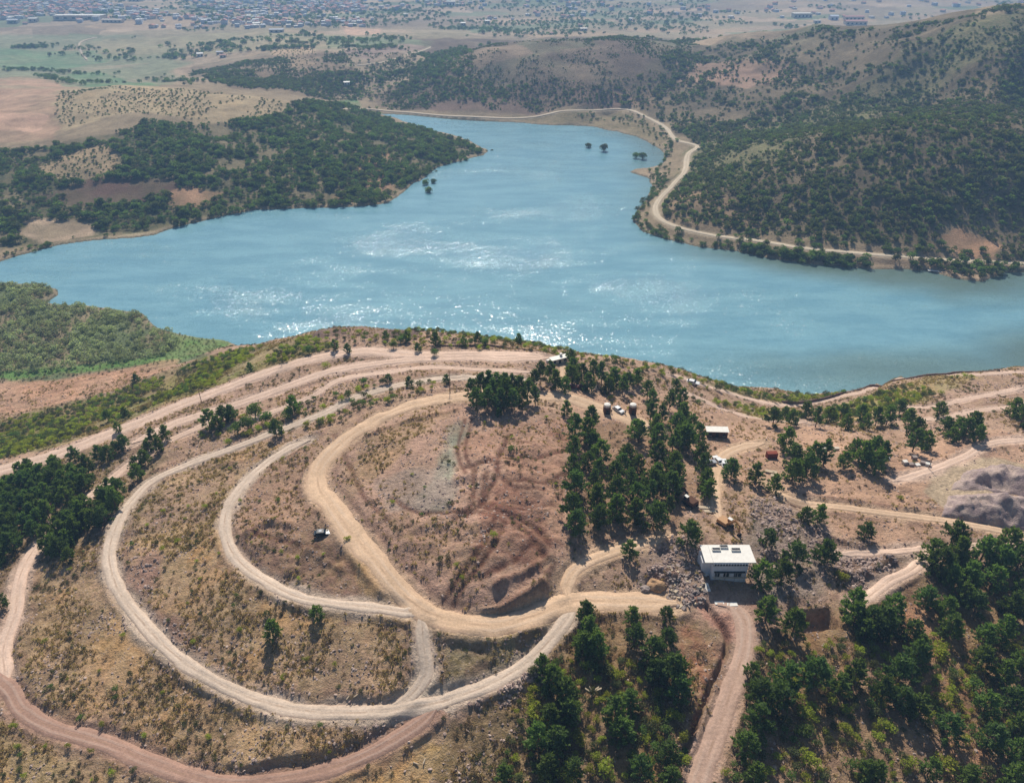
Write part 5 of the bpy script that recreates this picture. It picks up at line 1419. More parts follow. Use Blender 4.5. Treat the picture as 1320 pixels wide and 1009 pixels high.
for i in range(110):
    px = rgd.uniform(862, 913) - (i % 3) * 3; py = rgd.uniform(728, 784)
    m = MB(); m.box((0, 0, .12), (rgd.uniform(.5, 1.3), rgd.uniform(.3, .9), rgd.uniform(.15, .5)), W_PLANK if i % 5 == 0 else W_STONE, taper=rgd.uniform(.7, .95)); o = m.build('rubble_block')
    x, y = (float(v[0]) for v in march(px, py, Sz)); o.location = (x, y, float(Sz(x, y))); o.rotation_euler = (rgd.normal() * .3, rgd.normal() * .3, rgd.random() * 6)
    o['category'] = 'rubble'; o['group'] = ('sandy' if i % 5 == 0 else 'grey') + ' broken blocks left of the building'; o['label'] = ('broken sandy block' if i % 5 == 0 else 'broken grey concrete block') + ' in the rubble heap left of the white roofed building'
# ochre boulder
def boulder(name, px, py, r, mat, label, seed, flat=.7):
    import bmesh
    bm = bmesh.new(); bmesh.ops.create_icosphere(bm, subdivisions=3, radius=1)
    rg_ = np.random.default_rng(seed)
    co = np.array([v.co[:] for v in bm.verts]); n_ = fbm(co[:, 0] * 3 + seed, co[:, 1] * 3 + co[:, 2] * 2, 1.6, 3, seed)
    for v, k in zip(bm.verts, n_): v.co = v.co * (.65 + .6 * k); v.co.x *= r[0]; v.co.y *= r[1]; v.co.z *= r[2]
    me = bpy.data.meshes.new(name); bm.to_mesh(me); bm.free(); me.materials.append(mat); o = mk(name, me)
    x, y = (float(v[0]) for v in march(px, py, Sz)); o.location = (x, y, float(Sz(x, y))); o['category'] = 'boulder'; o['label'] = label; return o
boulder('boulder', 846, 756, (2.3, 2.0, 1.9), W_OCHRE, 'large ochre rock mound above the road end left of the rubble', 3)
boulder('boulder', 832, 759, (1.3, 1.1, .9), W_STONE, 'small grey rock at the left foot of the ochre mound', 4)

# --- diggers
def digger(px, py, rz, label, paint, arm):
    e = root('excavator', 'excavator', label, px, py, rz, 'excavators on the site')
    for s in (-1, 1):
        m = MB(); m.prism([(-1.9, .15), (-1.6, 0), (1.6, 0), (1.9, .15), (1.9, .6), (1.6, .85), (-1.6, .85), (-1.9, .6)], s * 1.15 - .27, s * 1.15 + .27, W_RUB)
        t = m.build('track', e)
        w_ = MB(); w_.cyl((-1.45, s * 1.43, .42), (-1.45, s * 1.47, .42), .3, W_STEEL, 10); w_.cyl((1.45, s * 1.43, .42), (1.45, s * 1.47, .42), .3, W_STEEL, 10); w_.build('wheel', t)
    m = MB(); m.cyl((0, 0, .7), (0, 0, 1.0), .8, W_RUB, 12); m.build('turntable', e)
    m = MB(); m.box((-.5, 0, 1.5), (2.9, 2.5, .95), paint, taper=.94); m.build('body', e)
    m = MB(); m.box((.85, .72, 1.95), (1.25, .95, 1.5), paint, taper=.86); c = m.build('cab', e)
    for q, d in (((.85, .72, 2.75), (1.2, .95, .08)),): B('cab_roof', c, q, d, W_WHITE)
    B('window', c, (1.46, .72, 2.1), (.05, .8, 1.0), W_GLASS, shift=(-.07, 0)); B('window', c, (.85, 1.2, 2.1), (.95, .05, .9), W_GLASS, shift=(0, -.06))
    m = MB(); m.bar((.9, -.25, 1.5), (2.9, -.25, 1.5 + 2.3 * arm), .38, .5, paint); m.bar((2.9, -.25, 1.5 + 2.3 * arm), (4.3, -.25, 1.6 + 1.6 * arm), .34, .42, paint); m.build('boom', e)
    m = MB(); m.bar((4.2, -.25, 1.9 + 1.6 * arm), (4.7, -.25, .9), .28, .34, paint); m.build('stick', e)
    m = MB(); m.prism([(4.4, .9), (5.0, .95), (5.15, .35), (4.75, .0), (4.25, .25)], -.75, .25, W_RUB); m.build('bucket', e)
    return e
digger(889, 650, 2.2, 'brown excavator with white cab roof between the dense stand and the yard road', W_BROWN, 1.0)
digger(934, 678, -.9, 'orange excavator with its arm to the right just above the white roofed building', W_YEL, 1.1)

# --- cars
def make_car(paint):
    e = bpy.data.objects.new('parked_car', None); COL.objects.link(e); e['category'] = 'car'; e['group'] = 'cars parked on the site'
    m = MB(); m.prism([(-2.15, .35), (2.15, .35), (2.2, .7), (1.95, .88), (.95, .95), (-1.9, 1.0), (-2.18, .85)], -.85, .85, paint); m.build('body', e)
    m = MB(); m.prism([(.95, .95), (.35, 1.42), (-1.2, 1.45), (-1.85, 1.0)], -.76, .76, paint)
    c = m.build('roof', e)
    for s in (-1, 1):
        m = MB(); m.prism([(.72, 1.0), (.28, 1.36), (-1.12, 1.38), (-1.6, 1.03)], s * .775 - .01, s * .775 + .01, W_GLASS); m.build('side_window', c)
    m = MB(); m.bar((.90, 0, 1.0), (.40, 0, 1.40), 1.36, .05, W_GLASS); m.build('windscreen', c)
    m = MB(); m.bar((-1.80, 0, 1.06), (-1.30, 0, 1.40), 1.36, .05, W_GLASS); m.build('rear_window', c)
    for sx in (-1.3, 1.35):
        for sy in (-1, 1):
            m = MB(); m.cyl((sx, sy * .70, .32), (sx, sy * .88, .32), .33, W_RUB, 14); w = m.build('wheel', e)
            m = MB(); m.cyl((sx, sy * .87, .32), (sx, sy * .90, .32), .18, W_STEEL, 10); m.build('rim', w)
    for sy in (-1, 1): B('headlight', e, (2.15, sy * .6, .68), (.1, .3, .14), W_WHITE)
    return e
cw = make_car(W_PAINTS['white']); csv = make_car(W_PAINTS['silver']); cb = make_car(W_PAINTS['black']); cm = make_car(W_PAINTS['maroon'])
move(cw, 933, 599, 1.45, 'white car seen end-on, rightmost of the three cars in the yard')
move(dupt(cw), 925, 595, 1.9, 'white car with dark windscreen in the middle of the three cars in the yard')
move(csv, 914, 598, .2, 'silver car, leftmost of the three cars in the yard beside the pines')
move(dupt(cw), 797, 530, -.9, 'white car alone on the tan road between the two huts with round tanks')
move(cb, 416, 689, .15, 'black car alone on bare soil inside the inner loop road')
B('roof_panel', cb, (-.45, 0, 1.46), (.7, .8, .03), W_PAINTS['silver'])
move(cm, 738, 500, .1, 'maroon car, left one under the ridge pines')
move(dupt(cm), 750, 501, -.2, 'maroon car, right one under the ridge pines')
move(dupt(cw), 893, 495, -.45, 'white car on the track at the lake side slope, far from the yard', scale=1.2)

# --- cabins, sheds
def cabin(px, py, rz, w, d, h, wall, roof, label, slope=0.15, name='site_cabin', cat='cabin'):
    e = root(name, cat, label, px, py, rz)
    B('wall', e, (0, 0, h / 2 - .2), (w, d, h + .4), wall)
    m = MB(); m.bar((-w / 2 - .3, 0, h + .12), (w / 2 + .3, 0, h + .12 + slope), d + .6, .14, roof); m.build('roof', e)
    n_ = max(2, int(w / 1.8))
    for i in range(n_):
        x = -w / 2 + w / n_ * (i + .5)
        if i == n_ // 2: B('door', e, (x, -d / 2 - .02, h * .42), (.9, .06, h * .82), W_DARK)
        else:
            g = B('window', e, (x, -d / 2 - .02, h * .58), (.9, .06, .9), W_GLASS); B('sill', g, (x, -d / 2 - .06, h * .58 - .5), (1.0, .14, .08), W_WHITE)
    return e
cabin(923, 562, -.08, 6.6, 2.6, 2.5, W_BROWN, W_WHITE, 'small dark cabin with flat white roof at the top of the yard')
e = cabin(720, 467, .42, 6.2, 2.2, 1.9, W_CREAM, W_WHITE, 'long low shed with bright white roof on the ridge edge', name='shed', cat='shed')
B('chimney', e, (1.2, .6, 2.6), (.8, .8, 1.2), W_WHITE)
B('tank_stub', e, (-3.6, 1.4, .5), (1.2, 1.0, 1.4), W_WHITE)
def tank_hut(px, py, label):
    e = root('hut', 'hut', label, px, py, .1, 'brown huts with round white tanks')
    B('wall', e, (0, 0, 1.35), (2.2, 1.9, 3.1), W_BROWN, taper=.95)
    B('door', e, (0, -.97, 1.0), (.9, .08, 1.9), W_DARK)
    m = MB(); m.cyl((0, 0, 2.95), (0, 0, 3.7), 1.15, W_WHITE, 16, 1.05); m.cyl((0, 0, 3.7), (0, 0, 3.9), 1.05, W_WHITE, 16, .4); m.build('water_tank', e)
    return e
tank_hut(782, 533, 'brown hut with round white tank, left of the white car on the tan road')
tank_hut(815, 533, 'brown hut with round white tank, right of the white car on the tan road')
B_ = root('rusty_container', 'container', 'rust red metal container beside the pines at the right edge of the yard', 994, 590, .05)
B('body', B_, (0, 0, 1.0), (3.2, 1.6, 2.2), W_RUST)
for i in range(8): B('rib', B_, (-1.4 + i * .4, -.82, 1.0), (.12, .06, 2.0), W_RUST)
B('door', B_, (1.62, 0, 1.0), (.06, 1.4, 2.0), W_DARK)
def screen_board(px, py):
    e = root('white_board', 'board', 'upright white board at the right end of the ridge pines', px, py, .1)
    B('panel', e, (0, 0, 1.1), (1.2, .08, 1.8), W_WHITE)
    for s in (-1, 1): B('leg', e, (s * .55, .06, .6), (.08, .06, 1.6), W_WOOD)
screen_board(767, 502)
# stacks of planks and blocks
def stack(px, py, rz, n, dims, mat, label, group, name='block_pallet', cat='pallet', seed=1):
    rg_ = np.random.default_rng(seed)
    e = root(name, cat, label, px, py, rz, group)
    for s in (-1, 0, 1): B('skid', e, (s * dims[0] * .35, 0, .06), (.1, dims[1], .14), W_WOOD)
    k = 0
    for lz in range(n):
        for j in range(3):
            B('block' if name == 'block_pallet' else 'plank', e, (rg_.normal() * .05, (j - 1) * dims[1] / 3, .15 + dims[2] * (lz + .5)), (dims[0] * rg_.uniform(.93, 1), dims[1] / 3 * .94, dims[2] * .93), mat)
    return e
for i, (px, py, rz, n, lb) in enumerate([(1166, 598, .1, 3, 'far left'), (1174, 600, 0, 2, 'second'), (1182, 601, .2, 2, 'middle'), (1189, 599, -.5, 3, 'fourth'), (1196, 600, -.6, 2, 'far right'), (1178, 592, .1, 3, 'rear')]):
    stack(px, py, rz, n, (1.5, 1.2, .35), W_STONE if i % 2 else W_WHITE, f'{lb} pallet of pale blocks in the shade under the pine by the spoil heaps', 'pallets under the pine by the spoil heaps', seed=i)
for i, (px, py, lb) in enumerate([(1062, 580, 'left'), (1070, 579, 'middle'), (1078, 580, 'right')]):
    stack(px, py, 0, 2, (1.5, 1.0, .4), W_CREAM, f'{lb} one of three cream block pallets behind the pines right of the yard', 'cream pallets behind the pines', seed=20 + i)
stack(1143, 592, .1, 2, (1.6, 1.1, .3), W_BLUEW, 'pale greenish pallet right of the pine rows', 'single pallets', seed=31)
for i, (px, py, lb) in enumerate([(994, 609, 'upper'), (1001, 615, 'lower')]):
    stack(px, py, -.35, 2, (3.4, 1.2, .16), W_PLANK, f'{lb} grey stack of long planks beside the short pine', 'plank stacks', 'plank_stack', 'planks', 40 + i)
for i, (px, py, lb) in enumerate([(908, 655, 'upper'), (914, 660, 'lower')]):
    stack(px, py, -.1, 2, (3.6, 1.0, .14), W_PLANK, f'{lb} pile of pale boards between the brown excavator and the yard road', 'board piles', 'plank_stack', 'planks', 50 + i)
for i, (px, py, rz, lb) in enumerate([(449, 899, 1.1, 'left pale log lying above the outer loop road'), (459, 897, .7, 'right pale log lying above the outer loop road'), (536, 984, -.4, 'left short pale log in the dry grass at the bottom'), (547, 981, 1.3, 'right short pale log in the dry grass at the bottom')]):
    m = MB(); m.cyl((-.6, 0, .14), (.6, 0, .16), .14, W_PLANK, 8, .11); o = m.build('log'); x, y = (float(v[0]) for v in march(px, py, Sz)); o.location = (x, y, float(Sz(x, y)) + .02); o.rotation_euler.z = rz
    o['category'] = 'log'; o['label'] = lb; o['group'] = 'pale logs on the slope'
# poles
def pole(px, py, h, label):
    e = root('utility_pole', 'pole', label, px, py, .3, 'wooden poles')
    m = MB(); m.cyl((0, 0, -.6), (0, 0, h), .14, W_WOOD, 8, .09); m.build('post', e)
    m = MB(); m.box((0, 0, h - .5), (1.5, .1, .12), W_WOOD); a = m.build('crossarm', e)
    for s in (-.65, 0, .65):
        m = MB(); m.cyl((s, 0, h - .44), (s, 0, h - .22), .05, W_WHITE, 6); m.build('insulator', a)
pole(580, 502, 7.5, 'tall wooden pole beside the small dark tree on the terraces')
pole(260, 519, 6, 'wooden pole between the upper wide road and the second track')
pole(365, 467, 5, 'short wooden pole on the verge where the upper road nears the ridge')
pole(433, 454, 4.5, 'short wooden pole just right of the dark tree on the upper road')
pole(1197, 604, 4, 'thin pole under the pine by the spoil heaps')
# --- people: one continuous skinned body each
def person(px, py, rz, shirt, label, seed):
    J = [((0, 0, .95), .13), ((0, 0, 1.2), .14), ((0, 0, 1.45), .13), ((0, 0, 1.56), .055), ((0, .01, 1.66), .095), ((0, .0, 1.78), .06),
         ((.2, 0, 1.42), .055), ((.26, .02, 1.15), .045), ((.28, .1, .92), .035), ((-.2, 0, 1.42), .055), ((-.27, -.02, 1.15), .045), ((-.25, .1, .93), .035),
         ((.1, 0, .88), .095), ((.12, .03, .5), .065), ((.13, 0, .08), .045), ((.13, .14, .04), .04), ((-.1, 0, .88), .095), ((-.12, .02, .5), .065), ((-.13, -.02, .08), .045), ((-.13, .12, .04), .04)]
    E = [(0, 1), (1, 2), (2, 3), (3, 4), (4, 5), (2, 6), (6, 7), (7, 8), (2, 9), (9, 10), (10, 11), (0, 12), (12, 13), (13, 14), (14, 15), (0, 16), (16, 17), (17, 18), (18, 19)]
    me = bpy.data.meshes.new('person'); me.from_pydata([j[0] for j in J], E, [])
    o = mk('body', me)
    md = o.modifiers.new('skin', 'SKIN')
    for v, j in zip(me.skin_vertices[0].data, J): v.radius = (j[1], j[1])
    me.skin_vertices[0].data[0].use_root = True
    o.modifiers.new('sub', 'SUBSURF').levels = 1
    m, n, out = new_mat('clothes_' + label.split()[1]); Pz = n.nodes.new('ShaderNodeTexCoord').outputs['Object']
    sx = n.nodes.new('ShaderNodeSeparateXYZ'); n.links.new(Pz, sx.inputs[0])
    c = mixc(n, math_(n, 'GREATER_THAN', sx.outputs[2], .96), S(44, 48, 62), shirt); c = mixc(n, math_(n, 'GREATER_THAN', sx.outputs[2], 1.53), c, S(176, 128, 100)); c = mixc(n, math_(n, 'GREATER_THAN', sx.outputs[2], 1.72), c, S(40, 30, 26))
    principled(n, out, c, .9, .1); me.materials.append(m)
    x, y = (float(v[0]) for v in march(px, py, Sz)); o.location = (x, y, float(Sz(x, y))); o.rotation_euler.z = rz
    o.name = 'person'; o['category'] = 'person'; o['label'] = label
person(788, 533, .4, S(40, 44, 56), 'person in dark clothes standing right of the left hut', 1)
person(806, 534, 2.4, S(120, 116, 108), 'person in grey shirt standing left of the right hut', 2)
# --- pale dead agave
e = root('agave', 'plant', 'pale forked dead agave in the pine wood at the bottom centre', 763, 896)
for k, (dx, dz) in enumerate(((-1.5, 2.6), (-.6, 3.0), (1.3, 2.8), (1.9, 2.2))):
    m = MB(); m.bar((0, 0, 0), (dx * .5, .1 * k, dz * .62), .2, .08, W_PLANK); m.bar((dx * .5, .1 * k, dz * .62), (dx, .1 * k, dz * .9), .34, .08, W_PLANK); m.build('leaf', e)

# --- spoil heaps: angle-of-repose piles
M_HEAP, hn_, ho_ = new_mat('grey_purple_spoil')
Pp = pos(hn_); n1 = noise(hn_, Pp, .35, 5, .6); n2 = noise(hn_, Pp, 2.2, 4, .65)
hc = mixc(hn_, ramp(hn_, n1, .35, .65), S(150, 132, 130), S(184, 164, 152)); hc = mixc(hn_, 1.0, hc, maprange(hn_, n2, .3, .7, .8, 1.18), 'MULTIPLY')
hp = principled(hn_, ho_, hc, .95, .1); bump(hn_, hp, n2, .35)
def heap(px_poly, hmax, label, seed, slope=.72):
    P = wpoly(px_poly, Sz); x0, y0 = P.min(0) - 1; x1, y1 = P.max(0) + 1
    nx_, ny_ = int((x1 - x0) / .42) + 2, int((y1 - y0) / .42) + 2
    X, Y = np.meshgrid(np.linspace(x0, x1, nx_), np.linspace(y0, y1, ny_))
    d = -poly_sd(X, Y, P) + (fbm(X, Y, 5, 3, seed) - .5) * 2.4
    h = np.minimum(np.maximum(d, 0) * slope, hmax * (.45 + 1.1 * fbm(X, Y, 8, 4, seed + 5)))
    h += (fbm(X, Y, 1.6, 2, seed + 3) - .5) * .7 * np.clip(h, 0, 1)
    h -= np.clip(d, 0, 1) * (ridged(X, Y * .35, 4, 3, seed + 9) - .5) * 2.2 * np.clip(h, 0, 1.5)
    base = Sz(X, Y)
    o = grid_mesh('spoil_heap', X, Y, base + np.where(d > 0, h, -.25), M_HEAP, {})
    o['category'] = 'spoil heap'; o['label'] = label; o['group'] = 'grey spoil heaps at the right edge'
heap([(1222, 632), (1244, 606), (1282, 600), (1335, 612), (1400, 625), (1400, 650), (1335, 640), (1290, 634)], 4.0, 'rear grey purple spoil heap at the right edge', 61, .8)
heap([(1214, 664), (1224, 640), (1265, 634), (1300, 640), (1400, 650), (1400, 690), (1320, 682), (1250, 672)], 4.2, 'front and larger grey purple spoil heap at the right edge', 62, .8)

# --- low dark wall on the lake side of the shore road
def wall_along(px_line, off, h, w, mat, name, cat, label):
    q = catmull(wpoly(px_line, Sz), 1.5); t = np.gradient(q, axis=0); t = unit(t); nrm = np.stack([-t[:, 1], t[:, 0]], -1)
    if nrm[:, 1].mean() < 0: nrm = -nrm
    c = q + nrm * off; z = Sz(c[:, 0], c[:, 1])
    e = bpy.data.objects.new(name, None); COL.objects.link(e); e['category'] = cat; e['label'] = label; e.location = (c[0, 0], c[0, 1], z[0])
    o0 = np.array([c[0, 0], c[0, 1], z[0]])
    for i in range(len(c) - 1):
        p0 = np.array([*c[i], z[i] + h / 2 - .2]) - o0; p1 = np.array([*c[i + 1], z[i + 1] + h / 2 - .2]) - o0
        g = (p1 - p0) * .02
        m = MB(); m.bar(p0 + g, p1 - g, w, h + .4 + .08 * (i % 2), mat); m.build('coping_block', e)
wall_along([(1010, 522), (1027, 524), (1080, 514), (1125, 501), (1163, 490), (1230, 483), (1290, 481)], 2.4, .9, .5, W_DSTONE, 'stone_wall', 'wall', 'low dark stone wall on the lake side of the shore road')
wall_along([(560, 451), (620, 450), (660, 453), (700, 456)], 3.0, .5, .5, W_DSTONE, 'stone_wall', 'wall', 'low dark wall along the ridge just above the upper wide road')
# --- jetty on the far right shore
e = root('jetty', 'jetty', 'narrow white jetty on the right shore below the shore road', 1218, 350, -.25, z=.0)
B('deck', e, (0, 0, .8), (16, 1.8, .2), W_WHITE); B('deck_end', e, (-8.6, .3, .85), (2.2, 2.6, .2), W_WHITE)
for i in range(6): B('post', e, (-7 + i * 2.8, -.8, -.4), (.2, .2, 2.4), W_WOOD)

# ---------------------------------------------------------------- far buildings
def house_mesh(name, w, d, h, wall, roof, gable, floors=1):
    m = MB(); m.box((0, 0, h / 2 - .5), (w, d, h + 1), wall)
    if gable: m.prism([(-w / 2 - .4, h), (w / 2 + .4, h), (0, h + w * .22)], -d / 2 - .4, d / 2 + .4, roof)
    else: m.box((0, 0, h + .15), (w + .5, d + .5, .3), roof); m.box((w * .2, d * .1, h + .8), (1.6, 1.6, 1.1), wall)
    for f in range(floors):
        for i in range(max(2, int(w / 3))):
            m.box((-w / 2 + w / max(2, int(w / 3)) * (i + .5), -d / 2 - .02, 1.6 + f * 3), (1.1, .06, 1.3), W_GLASS)
    me = bpy.data.meshes.new(name); me.from_pydata(m.v, [], m.f)
    for mm in m.mats: me.materials.append(mm)
    me.polygons.foreach_set('material_index', m.mi); me.update(); return me
HM = [('white walled house with terracotta roof', house_mesh('house', 10, 12, 5.5, W_CREAM, W_TILE, True, 2)), ('pale house with flat grey roof', house_mesh('house', 11, 10, 5, W_WALL, W_GREYR, False, 1)),
      ('pale blue block with flat white roof', house_mesh('house', 12, 11, 7.5, W_BLUEW, W_WHITE, False, 2)), ('white block with bright white roof', house_mesh('house', 12, 10, 5, W_WHITE, W_WHITE, False, 1)),
      ('cream house with faded red roof', house_mesh('house', 9, 13, 4.5, W_CREAM, W_TILE2, True, 1)), ('grey block with faded red roof', house_mesh('house', 12, 11, 9, W_WALL, W_TILE2, True, 3))]
rg = np.random.default_rng(77); n = 14000
Y = rg.uniform(1640, 3400, n); X = rg.uniform(-1, 1, n) * halfw(Y) * .98
px_, py_, zc_ = project(X, Y, Sz(X, Y))
dens = np.where((px_ < 470) & (py_ < 52 - px_ * .02), .95, 0) + np.where((px_ > 440) & (px_ < 800) & (py_ < 26), .14, 0) + np.where((px_ >= 800) & (py_ < 26), .05, 0)
dens = dens * sstep(.34, .52, fbm(X, Y, 150, 3, 78))
g0 = {}; keep = []
for i in np.argsort(Y):
    if rg.random() > dens[i]: continue
    k = (int(X[i] // 15), int(Y[i] // 15))
    if k in g0: continue
    g0[k] = 1; keep.append(i)
keep = np.array(keep); hx1, hy1 = X[keep], Y[keep]; hz1 = Sz(hx1, hy1)
kinds = rg.choice(6, len(keep), p=[.13, .26, .22, .17, .12, .1])
pj = project(hx1, hy1, hz1); vis = (pj[0] > 0) & (pj[0] < PW) & (pj[1] > -2)
order = [i for i in np.argsort(hy1) if vis[i]][:285]
oset = set(order)
for i in order:
    lb, me = HM[kinds[i]]
    o = mk('house', me); o.location = (hx1[i], hy1[i], hz1[i]); o.rotation_euler.z = rg.choice([0.2, 1.77]) + rg.normal() * .08; s = rg.uniform(.65, 1.05); o.scale = (s, s, s * rg.uniform(.85, 1.1))
    side = 'at the left of the hazy town' if pj[0][i] < 220 else 'in the middle of the hazy town' if pj[0][i] < 440 else 'in the hazy outskirts right of the town'
    o['category'] = 'house'; o['label'] = f'{lb} {side}'; o['group'] = f'{lb} {side}'
ro = [i for i in range(len(keep)) if i not in oset]
scatter('distant_town', np.c_[hx1[ro], hy1[ro], hz1[ro]], np.full(len(ro), .9), [h[1] for h in HM], 'the rest of the hazy town, houses too small to tell apart', tilt=0)
def big(px, py, w, d, h, wall, roof, gable, label, rz=0.0, name='warehouse', cat='building'):
    e = root(name, cat, label, px, py, rz)
    B('wall', e, (0, 0, h / 2 - 1), (w, d, h + 2), wall)
    m = MB()
    if gable: m.bar((-w / 2 - .5, -d / 4, h + d * .06), (w / 2 + .5, -d / 4, h + d * .06), 0, 0, roof) if False else m.hexa([(-w/2-.6,-d/2-.6,h),(w/2+.6,-d/2-.6,h),(w/2+.6,d/2+.6,h),(-w/2-.6,d/2+.6,h),(-w/2-.6,-.15,h+d*.16),(w/2+.6,-.15,h+d*.16),(w/2+.6,.15,h+d*.16),(-w/2-.6,.15,h+d*.16)], roof)
    else: m.box((0, 0, h + .3), (w + 1, d + 1, .6), roof)
    m.build('roof', e)
    for i in range(max(2, min(6, int(w / 8)))):
        k_ = max(2, min(6, int(w / 8))); B('door' if i == 0 else 'window', e, (-w / 2 + w / k_ * (i + .5), -d / 2 - .05, h * .4), (w / k_ * .4, .12, h * .45), W_DARK)
    return e
big(104, 25, 105, 26, 8, W_CREAM, W_WHITE, False, 'very long white roofed warehouse in front of the town', .02)
big(39, 3, 48, 26, 9, W_CREAM, W_WHITE, False, 'white warehouse at the top edge left of the long one')
big(44, 28, 18, 12, 6, W_CREAM, W_WHITE, True, 'small white house below the top left warehouse', .1, 'house')
big(175, 2, 30, 20, 8, W_CREAM, W_WHITE, False, 'white warehouse at the top edge right of the long one')
big(146, 29, 44, 12, 5, W_CREAM, W_CREAM, True, 'low cream shed just right of the long white warehouse', -.1)
big(331, 34, 14, 12, 6, W_WHITE, W_WHITE, True, 'bright white house where the town meets the brown fields', .2, 'house')
big(357, 42, 26, 9, 5, W_CREAM, W_GREYR, True, 'long grey roofed shed right of the bright white house', .1)
big(258, 73, 9, 8, 4.5, W_WHITE, W_WHITE, True, 'white farmhouse among dark trees on the slope behind the peninsula', .5, 'house')
big(284, 70, 10, 7, 3.5, W_CREAM, W_GREYR, True, 'first grey roofed farm shed right of the white farmhouse', .1, 'farm_shed')
big(288, 74, 9, 6, 3.5, W_CREAM, W_TILE2, True, 'reddish farm shed below the grey roofed one', .1, 'farm_shed')
big(581, 8, 24, 20, 11, W_WHITE, W_WHITE, False, 'bright white block at the top edge centre', 0)
big(597, 33, 10, 8, 5, W_CREAM, W_WHITE, True, 'left of two white roofed houses above the middle hills', .2, 'house')
big(628, 30, 11, 8, 5, W_CREAM, W_WHITE, True, 'right of two white roofed houses above the middle hills', .3, 'house')
big(752, 40, 14, 7, 4.5, W_CREAM, W_WHITE, True, 'long white roofed farmhouse on the crest of the middle hills', .25, 'house')
big(748, 35, 9, 6, 5, W_CREAM, W_TILE, True, 'red roofed farmhouse just behind the long white roofed one', .2, 'house')
big(711, 45, 9, 6, 3.5, W_CREAM, W_TILE2, True, 'pale farm shed left of the crest farmhouses', .1, 'farm_shed')
big(812, 27, 9, 8, 5, W_WHITE, W_WHITE, True, 'small white house alone on the pale field right of the crest', .1, 'house')
big(902, 22, 8, 7, 6, W_WHITE, W_GREYR, False, 'small pale tower house near the far quarry', 0, 'house')
big(1033, 23, 42, 20, 9, W_CREAM, W_WHITE, False, 'white roofed factory behind the right hills', .02)
big(1100, 26, 44, 14, 7, W_CREAM, W_TILE2, True, 'rear pink roofed hall right of the white factory', .02)
big(1102, 32, 46, 16, 7, W_CREAM, W_TILE2, True, 'front pink roofed hall right of the white factory', .02)
big(1074, 26, 18, 14, 8, W_BLUEW, W_BLUEW, True, 'pale blue hall between the factory and the pink roofed halls', 0)
big(1053, 30, 14, 8, 5, W_CREAM, W_WHITE, False, 'low white shed at the foot of the white factory', 0)
big(18, 30, 22, 12, 6, W_CREAM, W_GREYR, True, 'grey roofed shed at the far left edge', .1)
big(447, 109, 7, 6, 3, W_WHITE, W_WHITE, True, 'tiny white hut in the valley woods behind the peninsula', .3, 'house')

# ---------------------------------------------------------------- labels of the plants, by what they stand beside
marks = []
for o in list(SC.objects):
    if o.parent is None and 'category' in o.keys() and 'label' in o.keys() and o['category'] not in ('rubble', 'slab', 'person', 'log') and (o.name.split('.')[0] not in ('house',) or o.location.y < 1200):
        a_, b_, _c = project(o.location.x, o.location.y, o.location.z)
        if 0 < a_ < PW and 0 < b_ < PH and o.location.y < 420: marks.append([float(a_), float(b_), o['label']])
SHORT = {'pale concrete building with flat white roof and dark lower openings beside the rubble': 'white roofed building'}
EXTRA = [(1052, 800, 'the square excavated pit'), (548, 790, 'the main road junction'), (735, 778, 'the fork of the branch track'), (870, 778, 'the end of the main road'), (1198, 712, 'the top of the ramp'), (1115, 772, 'the foot of the ramp'), (985, 622, 'the start of the east road'),
         (545, 905, 'the foot of the connector road'), (946, 790, 'the top of the pink south road'), (915, 955, 'the lower pink south road'), (141, 725, 'the leftmost bend of the outer loop'), (290, 690, 'the bend of the inner loop'), (410, 625, 'the left bend of the main road'),
         (1083, 512, 'the low wall by the shore road'), (1163, 490, 'the high end of the shore road'), (700, 461, 'the end of the upper wide road'), (835, 540, 'the yellow bank right of the huts'), (722, 486, 'the wood track to the ridge')]
marks = [[a_, b_, c_] for a_, b_, c_ in EXTRA] + [[a_, b_, 'the ' + SHORT.get(c_, c_)] for a_, b_, c_ in marks if len(SHORT.get(c_, c_).split()) <= 9]
DIRS = ['right of', 'above right of', 'above', 'above left of', 'left of', 'below left of', 'below', 'below right of']
allp = [q for st, lst in registry.items() for q in lst]
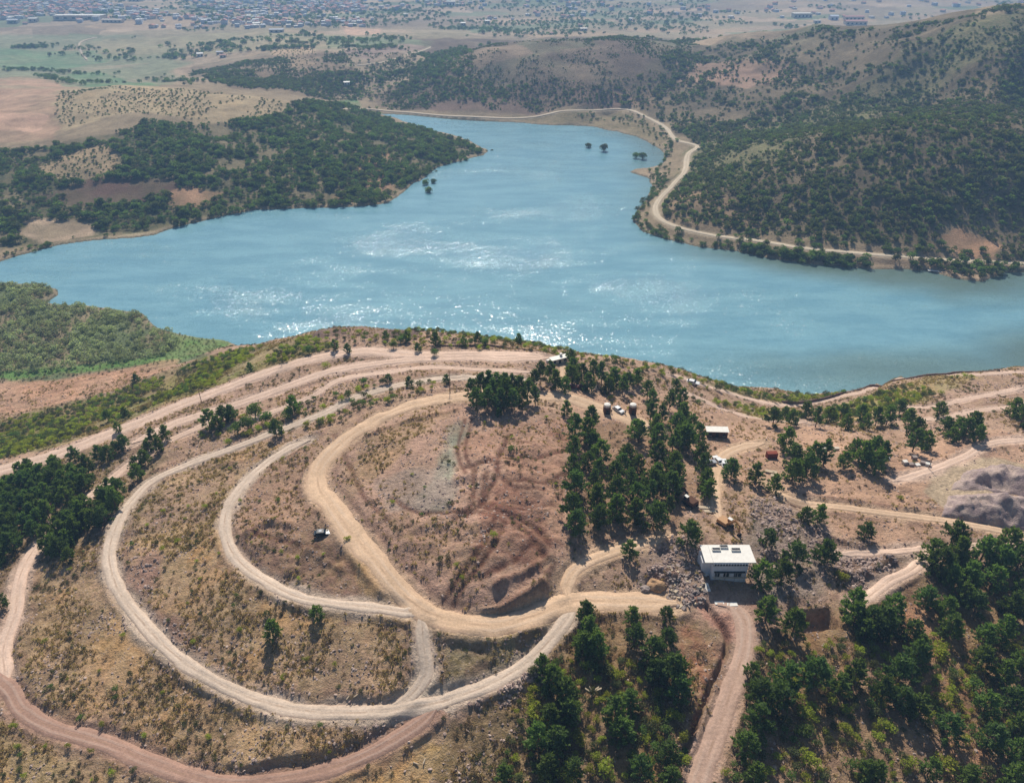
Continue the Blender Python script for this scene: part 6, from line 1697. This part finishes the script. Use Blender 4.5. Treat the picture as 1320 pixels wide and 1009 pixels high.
xy = np.array([(q[1], q[2]) for q in allp]); seen = set()
word = {'pine_tree': 'dark green pine', 'shrub': 'green shrub', 'broadleaf_tree': 'dark tree'}
knd = [q[4] for q in allp]
for mx_, my_, ml in marks:
    d = np.hypot(xy[:, 0] - mx_, (xy[:, 1] - my_) * 1.3); sec = (np.round(np.degrees(np.arctan2(my_ - xy[:, 1], xy[:, 0] - mx_)) / 45).astype(int)) % 8
    for s8 in range(8):
        for kk in ('pine_tree', 'shrub', 'broadleaf_tree'):
            c = [i for i in np.where((sec == s8) & (d > 3) & (d < 85))[0] if knd[i] == kk and 0 < xy[i, 0] < PW and 0 < xy[i, 1] < PH]
            if not c: continue
            i = min(c, key=lambda j: d[j])
            if i in seen: continue
            lb = f'nearest {word[kk]} {DIRS[s8]} {ml}'
            if len(lb.split()) > 16: continue
            allp[i][0]['label'] = lb; seen.add(i)
for st, lst in registry.items():
    for kind in sorted({q[4] for q in lst}):
        L = [q for q in lst if q[4] == kind]
        inside = [q for q in L if 0 < q[1] < PW and 0 < q[2] < PH] or L
        used = set()
        if len(inside) > 6:
            for nm_, key in (('leftmost', lambda q: q[1]), ('rightmost', lambda q: -q[1]), ('nearest', lambda q: -q[2]), ('farthest', lambda q: q[2]), ('tallest', lambda q: -q[3]), ('smallest', lambda q: q[3])):
                q = min(inside, key=key)
                if id(q) in used or 'label' in q[0].keys(): continue
                used.add(id(q)); q[0]['label'] = f'{nm_} {word[kind]} of the {st}'
        # the others: by the neighbour that already has a name of its own
        for q in L:
            if 'label' not in q[0].keys():
                big_ = q[3] > np.median([w_[3] for w_ in L])
                xs3 = np.percentile([w_[1] for w_ in inside], [33, 67]); ys3 = np.percentile([w_[2] for w_ in inside], [33, 67])
                pt_ = ('back', 'middle', 'front')[int(np.searchsorted(ys3, q[2]))] + ' ' + ('left', 'centre', 'right')[int(np.searchsorted(xs3, q[1]))]
                q[0]['label'] = f'{"larger" if big_ else "smaller"} {word[kind]} in the {pt_} of the {st}'
                q[0]['group'] = q[0]['label']
